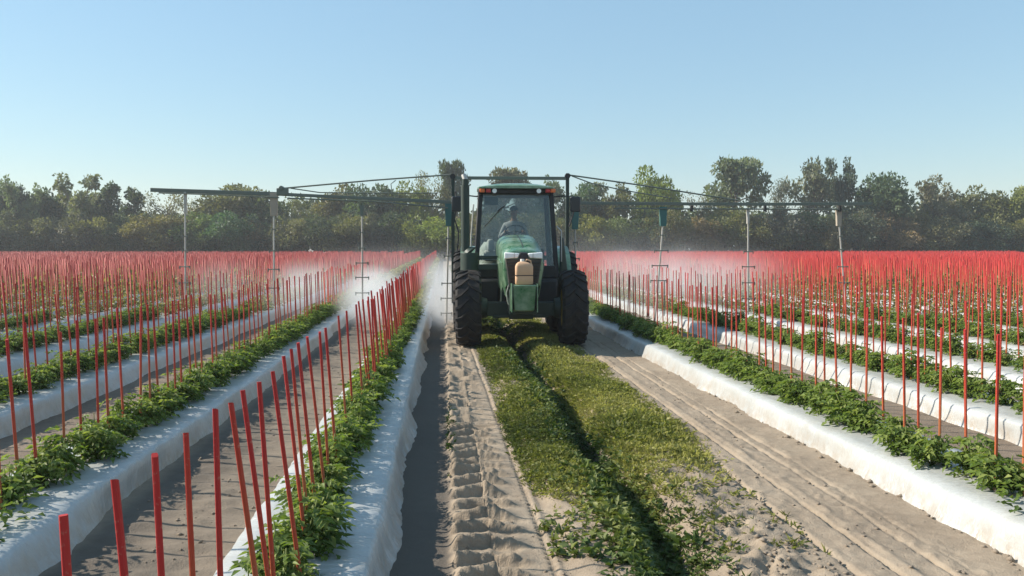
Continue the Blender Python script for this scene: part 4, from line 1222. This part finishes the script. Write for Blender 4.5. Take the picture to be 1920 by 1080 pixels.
# ------------------------------------------------------------------ driver
def person():
    root = empty('person', TM @ Vector((0.0, 2.28, 1.75)), TROT)
    tag(root, 'tractor driver in a pale shirt and dark cap holding the steering wheel', 'person')
    ch = {}
    V, E, Rd = [], [], []
    def vtx(p, r):
        V.append(Vector(p)); Rd.append(r); return len(V) - 1
    def chain(start, pts):
        prev = start
        for p, r in pts:
            i = vtx(p, r); E.append((prev, i)); prev = i
        return prev
    pel = vtx((0, 0.02, 0.09), 0.145)
    ch_ = chain(pel, [((0, 0.03, 0.24), 0.145), ((0, 0.01, 0.38), 0.16), ((0, -0.01, 0.50), 0.14)])
    nk = chain(ch_, [((0, -0.02, 0.585), 0.062), ((0, -0.035, 0.645), 0.058)])
    hd = chain(nk, [((0, -0.05, 0.71), 0.082), ((0, -0.055, 0.78), 0.092), ((0, -0.05, 0.85), 0.075)])
    gx_ = {}
    for s in (-1, 1):
        grip = SWC + (swa * math.cos(0.35 if s > 0 else math.pi - 0.35) + swb * math.sin(0.35)) * 0.19
        g = grip - Vector((0.0, 2.28, 1.75))
        el = Vector((s * 0.30, -0.10, 0.22))
        wr = g + Vector((s * 0.02, 0.09, 0.01))
        a = chain(ch_, [((s * 0.17, 0.0, 0.49), 0.07), ((s * 0.235, -0.04, 0.38), 0.052), (tuple(el), 0.045), (tuple(el.lerp(wr, 0.5)), 0.040), (tuple(wr), 0.027)])
        pm = chain(a, [(tuple(g + Vector((s * 0.012, 0.045, 0.018))), 0.030)])
        for k in range(4):                     # fingers over the rim
            o_ = Vector((s * (0.028 - 0.018 * k), 0, 0.004 * k))
            ln = (0.9, 1.0, 0.95, 0.8)[k]
            chain(pm, [(tuple(g + o_ + Vector((0, 0.012, 0.030))), 0.0095), (tuple(g + o_ + Vector((0, -0.022 * ln, 0.020))), 0.0088), (tuple(g + o_ + Vector((0, -0.024 * ln, -0.012))), 0.0082)])
        chain(pm, [(tuple(g + Vector((-s * 0.030, 0.030, 0.002))), 0.011), (tuple(g + Vector((-s * 0.036, 0.006, -0.014))), 0.0095)])
        chain(pel, [((s * 0.11, -0.05, 0.085), 0.10), ((s * 0.15, -0.30, 0.09), 0.078), ((s * 0.16, -0.47, 0.06), 0.066), ((s * 0.16, -0.52, -0.15), 0.056), ((s * 0.16, -0.50, -0.36), 0.042),
                    ((s * 0.16, -0.52, -0.415), 0.040), ((s * 0.165, -0.66, -0.425), 0.033)])
    me = bpy.data.meshes.new('body')
    me.from_pydata([tuple(v) for v in V], E, [])
    o = bpy.data.objects.new('body', me); COL.objects.link(o)
    sk = o.modifiers.new('skin', 'SKIN'); sk.use_smooth_shade = True
    if not me.skin_vertices:
        bpy.context.view_layer.objects.active = o
    for i, r in enumerate(Rd):
        me.skin_vertices[0].data[i].radius = (r, r)
        me.skin_vertices[0].data[i].use_root = (i == 0)
    ss = o.modifiers.new('sub', 'SUBSURF'); ss.levels = ss.render_levels = 2
    dg = bpy.context.evaluated_depsgraph_get()
    ev = bpy.data.meshes.new_from_object(o.evaluated_get(dg))
    bpy.data.objects.remove(o)
    co = np.zeros(len(ev.vertices) * 3); ev.vertices.foreach_get('co', co); co = co.reshape(-1, 3)
    # shape the face: brow, nose, chin
    hm = co[:, 2] > 0.66
    fr = hm & (co[:, 1] < -0.09)
    co[hm, 0] *= 0.90
    nose = np.exp(-((co[:, 0] / 0.018) ** 2 + ((co[:, 2] - 0.765) / 0.028) ** 2)) * fr
    eyes = (np.exp(-(((np.abs(co[:, 0]) - 0.034) / 0.016) ** 2 + ((co[:, 2] - 0.79) / 0.014) ** 2))) * fr
    mouth = np.exp(-((co[:, 0] / 0.028) ** 2 + ((co[:, 2] - 0.722) / 0.008) ** 2)) * fr
    co[:, 1] += -0.026 * nose + 0.010 * eyes + 0.006 * mouth
    ev.vertices.foreach_set('co', co.ravel())
    ev.materials.clear()
    for k in ('shirt', 'trousers', 'skin'): ev.materials.append(M[k])
    for p in ev.polygons:
        c = p.center; p.use_smooth = True
        if c.z > 0.575: p.material_index = 2
        elif (c.y < -0.36 and c.z > 0.28) : p.material_index = 2
        elif c.z < 0.14 : p.material_index = 1
        else: p.material_index = 0
    b = link('body', ev, None, root)
    m = MB(); secs = []
    for k in range(7):
        a = k / 6 * math.pi / 2 * 0.98
        secs.append([Vector((0.094 * math.cos(a) * math.cos(t), -0.052 + 0.105 * math.cos(a) * math.sin(t), 0.805 + 0.09 * math.sin(a))) for t in np.linspace(0, 2 * math.pi, 20, endpoint=False)])
    m.loft(secs)
    m.hexa([Vector((-0.075, -0.12, 0.812)), Vector((0.075, -0.12, 0.812)), Vector((0.055, -0.225, 0.797)), Vector((-0.055, -0.225, 0.797))],
           [Vector((-0.075, -0.12, 0.82)), Vector((0.075, -0.12, 0.82)), Vector((0.055, -0.225, 0.804)), Vector((-0.055, -0.225, 0.804))])
    m.build('cap', M['cap'], root, 0, 40)
    for s in (-1, 1):
        m = MB(); m.loft([rsec(0.008, 0.02, 0.0, 1.0), rsec(0.011, 0.026, 0.025, 1.0), rsec(0.008, 0.022, 0.05, 1.0)])
        e = m.build('ear', M['skin'], root); e.location = (s * 0.086, -0.045, 0.735)
        m = MB(); m.cyl((s * 0.034, -0.125, 0.79), (s * 0.034, -0.142, 0.79), 0.011, 0.006, 10); m.build('eye', M['cap'], root)
    m = MB(); m.tube([(-0.022, -0.139, 0.722), (0, -0.143, 0.721), (0.022, -0.139, 0.722)], 0.004, 6); m.build('mouth', M['red_lens'], root)
person()

# ------------------------------------------------------------------ boom sprayer
BY = 17.62
sp = empty('boom_sprayer', TM @ Vector((0.0, 3.2, 0.0)), TROT)
tag(sp, 'wide boom sprayer behind the tractor with hanging spray poles over the beds', 'sprayer')
SPI = (TM @ Matrix.Translation((0, 3.2, 0))).inverted()
def B(px, py, Y=BY):
    # the boom is square to the tractor: solve for the pixel on the plane local y = 0
    for _ in range(4):
        q = SPI @ at(px, py, Y)
        Y -= q.y
    return SPI @ at(px, py, Y)
def L2(p, **k):
    p = Vector(p)
    for a, v in k.items(): setattr(p, a, v)
    return p
pl, pr_ = B(849, 326), B(1064, 325)
for p in (pl, pr_):
    m = MB(); m.box(p.x - 0.036, p.x + 0.036, -0.045, 0.045, 0.55, p.z); m.build('mast_post', M['dark_green'], sp, 0.006)
    m = MB(); m.cyl((p.x, -0.06, p.z - 0.06), (p.x, 0.06, p.z - 0.06), 0.06, 0.06, 14); m.build('pivot', M['black'], sp)
tb = B(950, 334)
m = MB(); m.box(pl.x + 0.036, pr_.x - 0.036, -0.04, 0.04, tb.z - 0.034, tb.z + 0.034); m.build('top_bar', M['boom'], sp, 0.006)
m = MB(); m.box(pl.x + 0.036, pr_.x - 0.036, -0.05, 0.05, 0.60, 0.72); m.box(pl.x + 0.036, pr_.x - 0.036, -0.04, 0.04, 1.5, 1.6)
m.box(-0.4, -0.3, -0.75, -0.05, 0.60, 0.70); m.box(0.3, 0.4, -0.75, -0.05, 0.60, 0.70); m.build('lower_frame', M['dark_green'], sp, 0.006)
m = MB()
m.loft([rsec(0.62, 0.35, 0.72, 0.5), rsec(0.70, 0.42, 0.80, 0.5), rsec(0.70, 0.42, 1.75, 0.5), rsec(0.60, 0.36, 1.9, 0.5)])
for k, v in enumerate(m.v): m.v[k] = (v[0], v[1] + 0.52, v[2])
tk = m.build('tank', M['tank'], sp, 0, 40)
m = MB(); m.cyl((0, 0.52, 1.9), (0, 0.52, 1.96), 0.2, 0.2, 20); m.build('lid', M['black'], tk)
m = MB(); m.box(-0.7, 0.7, 0.1, 0.95, 0.64, 0.72); m.build('tank_cradle', M['dark_green'], sp, 0.01)
for s in (-1, 1):
    m = MB(); m.lathe_x([(-0.12, 0.18), (-0.13, 0.30), (-0.09, 0.36), (0.09, 0.36), (0.13, 0.30), (0.12, 0.18)], s * 0.95, 0.6, 0.36, 30)
    w_ = m.build('wheel', M['rubber'], sp); m = MB(); m.cyl((s * 0.95 - 0.08, 0.6, 0.36), (s * 0.95 + 0.08, 0.6, 0.36), 0.185, 0.185, 20); m.build('rim', M['tan'], w_)
m = MB(); m.cyl((-0.9, 0.6, 0.36), (0.9, 0.6, 0.36), 0.04, 0.04, 10); m.box(-0.5, -0.42, 0.55, 0.65, 0.36, 0.66); m.box(0.42, 0.5, 0.55, 0.65, 0.36, 0.66); m.build('axle', M['dark_green'], sp)
# arms
def beam(name, p0, p1, h, d, mat, parent=sp):
    m = MB(); p0, p1 = Vector(p0), Vector(p1)
    a = [p0 + Vector((0, sy * d, sz * h)) for sy, sz in ((-1, -1), (1, -1), (1, 1), (-1, 1))]
    b = [p1 + Vector((0, sy * d, sz * h)) for sy, sz in ((-1, -1), (1, -1), (1, 1), (-1, 1))]
    m.hexa(a, b)
    return m.build(name, mat, parent, 0.006)
lr, lh, lt = B(845, 379), B(522, 364), B(283, 356)
ru, rh, rt_ = B(1068, 381), B(1405, 383), B(1635, 382)
la = beam('boom_arm', lr, lh, 0.034, 0.04, M['boom'])
lo_ = beam('boom_wing', lh, lt, 0.042, 0.04, M['boom'])
ra = beam('boom_arm', ru, rh, 0.034, 0.04, M['boom'])
ro_ = beam('boom_wing', rh, rt_, 0.034, 0.03, M['boom'])
def pipe(name, pts, r, mat, parent=sp, n=8):
    m = MB(); m.tube(pts, r, n); return m.build(name, mat, parent)
off = Vector((0, -0.07, 0))
pipe('spray_line', [B(1150, 391) + off, B(1300, 392) + off, B(1590, 393) + off], 0.016, M['boom'])
pipe('spray_line', [B(840, 390) + off, B(700, 378) + off, B(540, 372) + off], 0.016, M['boom'])
pipe('spray_line', [B(525, 371) + off, B(420, 366) + off, B(300, 362) + off], 0.014, M['boom'])
for px in (1295, 1432, 1572):
    m = MB(); q = B(px, 391) + off; m.cyl(q + Vector((0, 0, -0.07)), q + Vector((0, 0, 0.06)), 0.035, 0.035, 10); m.build('clamp', M['black'], sp)
# hinge of the left arm
q = B(528, 353); m = MB(); m.box(q.x - 0.10, q.x + 0.14, -0.06, 0.06, lh.z - 0.02, q.z); m.cyl((q.x, -0.08, q.z), (q.x, 0.08, q.z), 0.05, 0.05, 12); m.build('hinge', M['boom'], sp, 0.01)
pipe('stay_cable', [B(852, 327), B(700, 338), B(532, 353)], 0.017, M['boom'])
pipe('stay_cable', [B(545, 353), B(600, 361), B(690, 362), B(820, 362)], 0.012, M['boom'])
pipe('stay_cable', [B(1066, 328), B(1200, 347), B(1385, 376)], 0.017, M['boom'])
pipe('stay_cable', [B(1072, 330), B(1110, 344), B(1165, 356), B(1260, 372)], 0.013, M['boom'])
pipe('stay_cable', [B(735, 362), B(733, 345), B(742, 338)], 0.010, M['boom'])
# hoses on the left post
h0 = B(850, 360)
pipe('hose', [h0 + Vector((0.05, -0.08, 0)), B(858, 385) + Vector((0, -0.12, 0)), B(852, 410) + Vector((0, -0.12, 0)), B(860, 435) + Vector((0, -0.1, 0)), B(858, 470) + Vector((0, -0.08, 0))], 0.015, M['black'])
pipe('hose', [B(1068, 372) + Vector((0, -0.08, 0)), B(1074, 400) + Vector((0, -0.12, 0)), B(1066, 425) + Vector((0, -0.12, 0))], 0.015, M['black'])

def dropper(px, ytop, ybr, ybot, tilt, bmat, bw, bars, frame=False):
    p0, p1, p2 = B(px, ytop), B(px, ybr), B(px + tilt, ybot)
    o = pipe('spray_pole', [L2(p1, y=-0.02) + Vector((0, 0, 0.12)), L2(p1.lerp(p2, 0.5), y=-0.02), L2(p2, y=-0.02)], 0.019, M['steel'])
    m = MB(); m.hexa([Vector((p0.x - bw, -0.05, p0.z)), Vector((p0.x + bw, -0.05, p0.z)), Vector((p0.x + bw, 0.03, p0.z)), Vector((p0.x - bw, 0.03, p0.z))],
                     [Vector((p1.x - bw * 0.8, -0.05, p1.z)), Vector((p1.x + bw * 0.8, -0.05, p1.z)), Vector((p1.x + bw * 0.8, 0.03, p1.z)), Vector((p1.x - bw * 0.8, 0.03, p1.z))])
    m.build('hanger', bmat, o, 0.006)
    for (py, wpx) in bars:
        f = (py - ybr) / (ybot - ybr)
        c = B(px + tilt * f, py); hw = wpx * 17.6 / 3000
        m = MB(); m.tube([(c.x - hw, -0.045, c.z), (c.x + hw, -0.045, c.z)], 0.012, 6)
        for s in (-1, 1): m.cyl((c.x + s * hw, -0.045, c.z + 0.02), (c.x + s * hw, -0.045, c.z - 0.05), 0.014, 0.010, 8)
        m.build('nozzle_bar', M['boom'], o)
    if frame:
        a, b = B(px + tilt - 12, 526), B(px + tilt + 18, 526); z1 = B(px, 592).z
        for xx in (a.x, b.x): pipe('drop_hose', [(xx, -0.045, a.z), (xx, -0.045, z1)], 0.010, M['boom'], o, 6)
    return o
dropper(348, 360, 400, 560, 0, M['steel'], 0.025, [(443, 8), (470, 8), (500, 18), (530, 20)])
dropper(514, 362, 405, 570, 0, M['tan'], 0.085, [(430, 6), (470, 16), (505, 20), (540, 20)])
dropper(679, 384, 405, 582, 1, M['boom'], 0.05, [(436, 8), (465, 10), (493, 22), (520, 24), (549, 24)])
dropper(841, 382, 424, 606, -4, M['teal'], 0.075, [(447, 8), (480, 14), (531, 20), (559, 22), (587, 20)])
dropper(1078, 384, 430, 600, 2, M['teal'], 0.085, [(455, 8), (485, 14), (520, 20)])
dropper(1243, 388, 424, 606, -16, M['teal'], 0.085, [(441, 10), (470, 26), (498, 30), (526, 30)], True)
dropper(1402, 390, 420, 590, 0, M['steel'], 0.028, [(472, 18), (500, 24), (530, 24), (560, 24)])
dropper(1572, 393, 424, 580, 14, M['tan'], 0.06, [(443, 8), (468, 8), (500, 20), (530, 22)])

# ------------------------------------------------------------------ spray mist
def mist_mat(name, dens, nscale, lo, hi):
    m, nt, out = new_mat(name)
    tc = N(nt, 'TexCoord')
    v = N(nt, 'VectorMath', operation='LENGTH'); nt.links.new(tc.outputs['Object'], v.inputs[0])
    mr = N(nt, 'MapRange', interpolation_type='SMOOTHSTEP')
    mr.inputs['From Min'].default_value = 1.0; mr.inputs['From Max'].default_value = 0.05
    nt.links.new(v.outputs['Value'], mr.inputs[0])
    ge = N(nt, 'NewGeometry')
    n = noise(nt, nscale, 3, 0.55, vec=ge.outputs['Position'])
    m2 = N(nt, 'MapRange'); m2.inputs['From Min'].default_value = lo; m2.inputs['From Max'].default_value = hi
    nt.links.new(n.outputs[0], m2.inputs[0])
    mu = N(nt, 'Math', operation='MULTIPLY'); nt.links.new(mr.outputs[0], mu.inputs[0]); nt.links.new(m2.outputs[0], mu.inputs[1])
    m3 = N(nt, 'Math', operation='MULTIPLY'); nt.links.new(mu.outputs[0], m3.inputs[0]); m3.inputs[1].default_value = dens
    p = N(nt, 'VolumePrincipled')
    p.inputs['Color'].default_value = (0.96, 0.97, 0.98, 1)
    p.inputs['Anisotropy'].default_value = 0.1
    nt.links.new(m3.outputs[0], p.inputs['Density'])
    nt.links.new(p.outputs[0], out.inputs['Volume'])
    return m
bmx = bmesh.new(); bmesh.ops.create_icosphere(bmx, subdivisions=3, radius=1.0)
mist_me = {}
def mist(c, s, kind, label):
    if kind not in mist_me:
        me = bpy.data.meshes.new('spray_mist'); bmx.to_mesh(me)
        me.materials.append({'dense': mist_mat('dense_mist', 1.15, 1.1, 0.28, 0.75), 'mid': mist_mat('mid_mist', 0.42, 0.8, 0.28, 0.75), 'thin': mist_mat('thin_mist', 0.15, 0.45, 0.3, 0.75), 'faint': mist_mat('faint_mist', 0.055, 0.4, 0.3, 0.75)}[kind])
        mist_me[kind] = me
    o = link('spray_mist', mist_me[kind]); o.location = c; o.scale = s
    tag(o, label, 'mist', 'drifting spray mist', kind='stuff')
mist((-0.05, 18.4, 0.42), (0.62, 2.6, 0.75), 'dense', 'dense white spray beside the left front wheel of the tractor')
mist((0.0, 21.5, 0.9), (0.8, 4.0, 0.9), 'mid', 'spray hanging over the track behind the left rear wheel')
mist((-1.75, 20.0, 0.6), (0.95, 4.4, 0.85), 'dense', 'white spray between the first two stake rows left of the tractor')
mist((-3.7, 21.5, 0.7), (1.2, 4.5, 0.9), 'mid', 'thin spray around the middle left spray pole')
mist((-5.7, 22.0, 0.8), (1.3, 4.5, 0.9), 'thin', 'faint spray around the outer left spray pole')
mist((2.85, 18.6, 0.5), (0.7, 3.2, 0.8), 'mid', 'white spray low beside the right wheels of the tractor')
mist((4.75, 20.6, 0.85), (1.1, 4.2, 1.1), 'mid', 'spray drifting around the inner right spray pole')
mist((6.7, 22.0, 0.9), (1.5, 5.0, 1.1), 'mid', 'spray drifting around the middle right spray pole')
mist((8.7, 23.0, 0.9), (1.6, 5.0, 1.1), 'thin', 'faint spray around the outer right spray pole')
mist((6.5, 27.0, 1.1), (5.0, 7.0, 1.7), 'faint', 'wide hanging spray cloud behind the right boom')
mist((-2.2, 28.0, 0.9), (4.5, 8.0, 1.2), 'faint', 'low hanging spray cloud behind the left boom')
bmx.free()

# ------------------------------------------------------------------ haze
hm, nt, out = new_mat('thin_haze')
pv = N(nt, 'VolumePrincipled')
pv.inputs['Color'].default_value = (0.90, 0.95, 1.0, 1)
pv.inputs['Density'].default_value = 0.0007
pv.inputs['Anisotropy'].default_value = 0.2
nt.links.new(pv.outputs[0], out.inputs['Volume'])
m = MB(); m.box(-640, 640, -220, 1230, -1.75, 15.5)
hz_ = m.build('haze', hm, smooth=0)
tag(hz_, 'thin pale haze over the whole field', 'haze', kind='stuff')
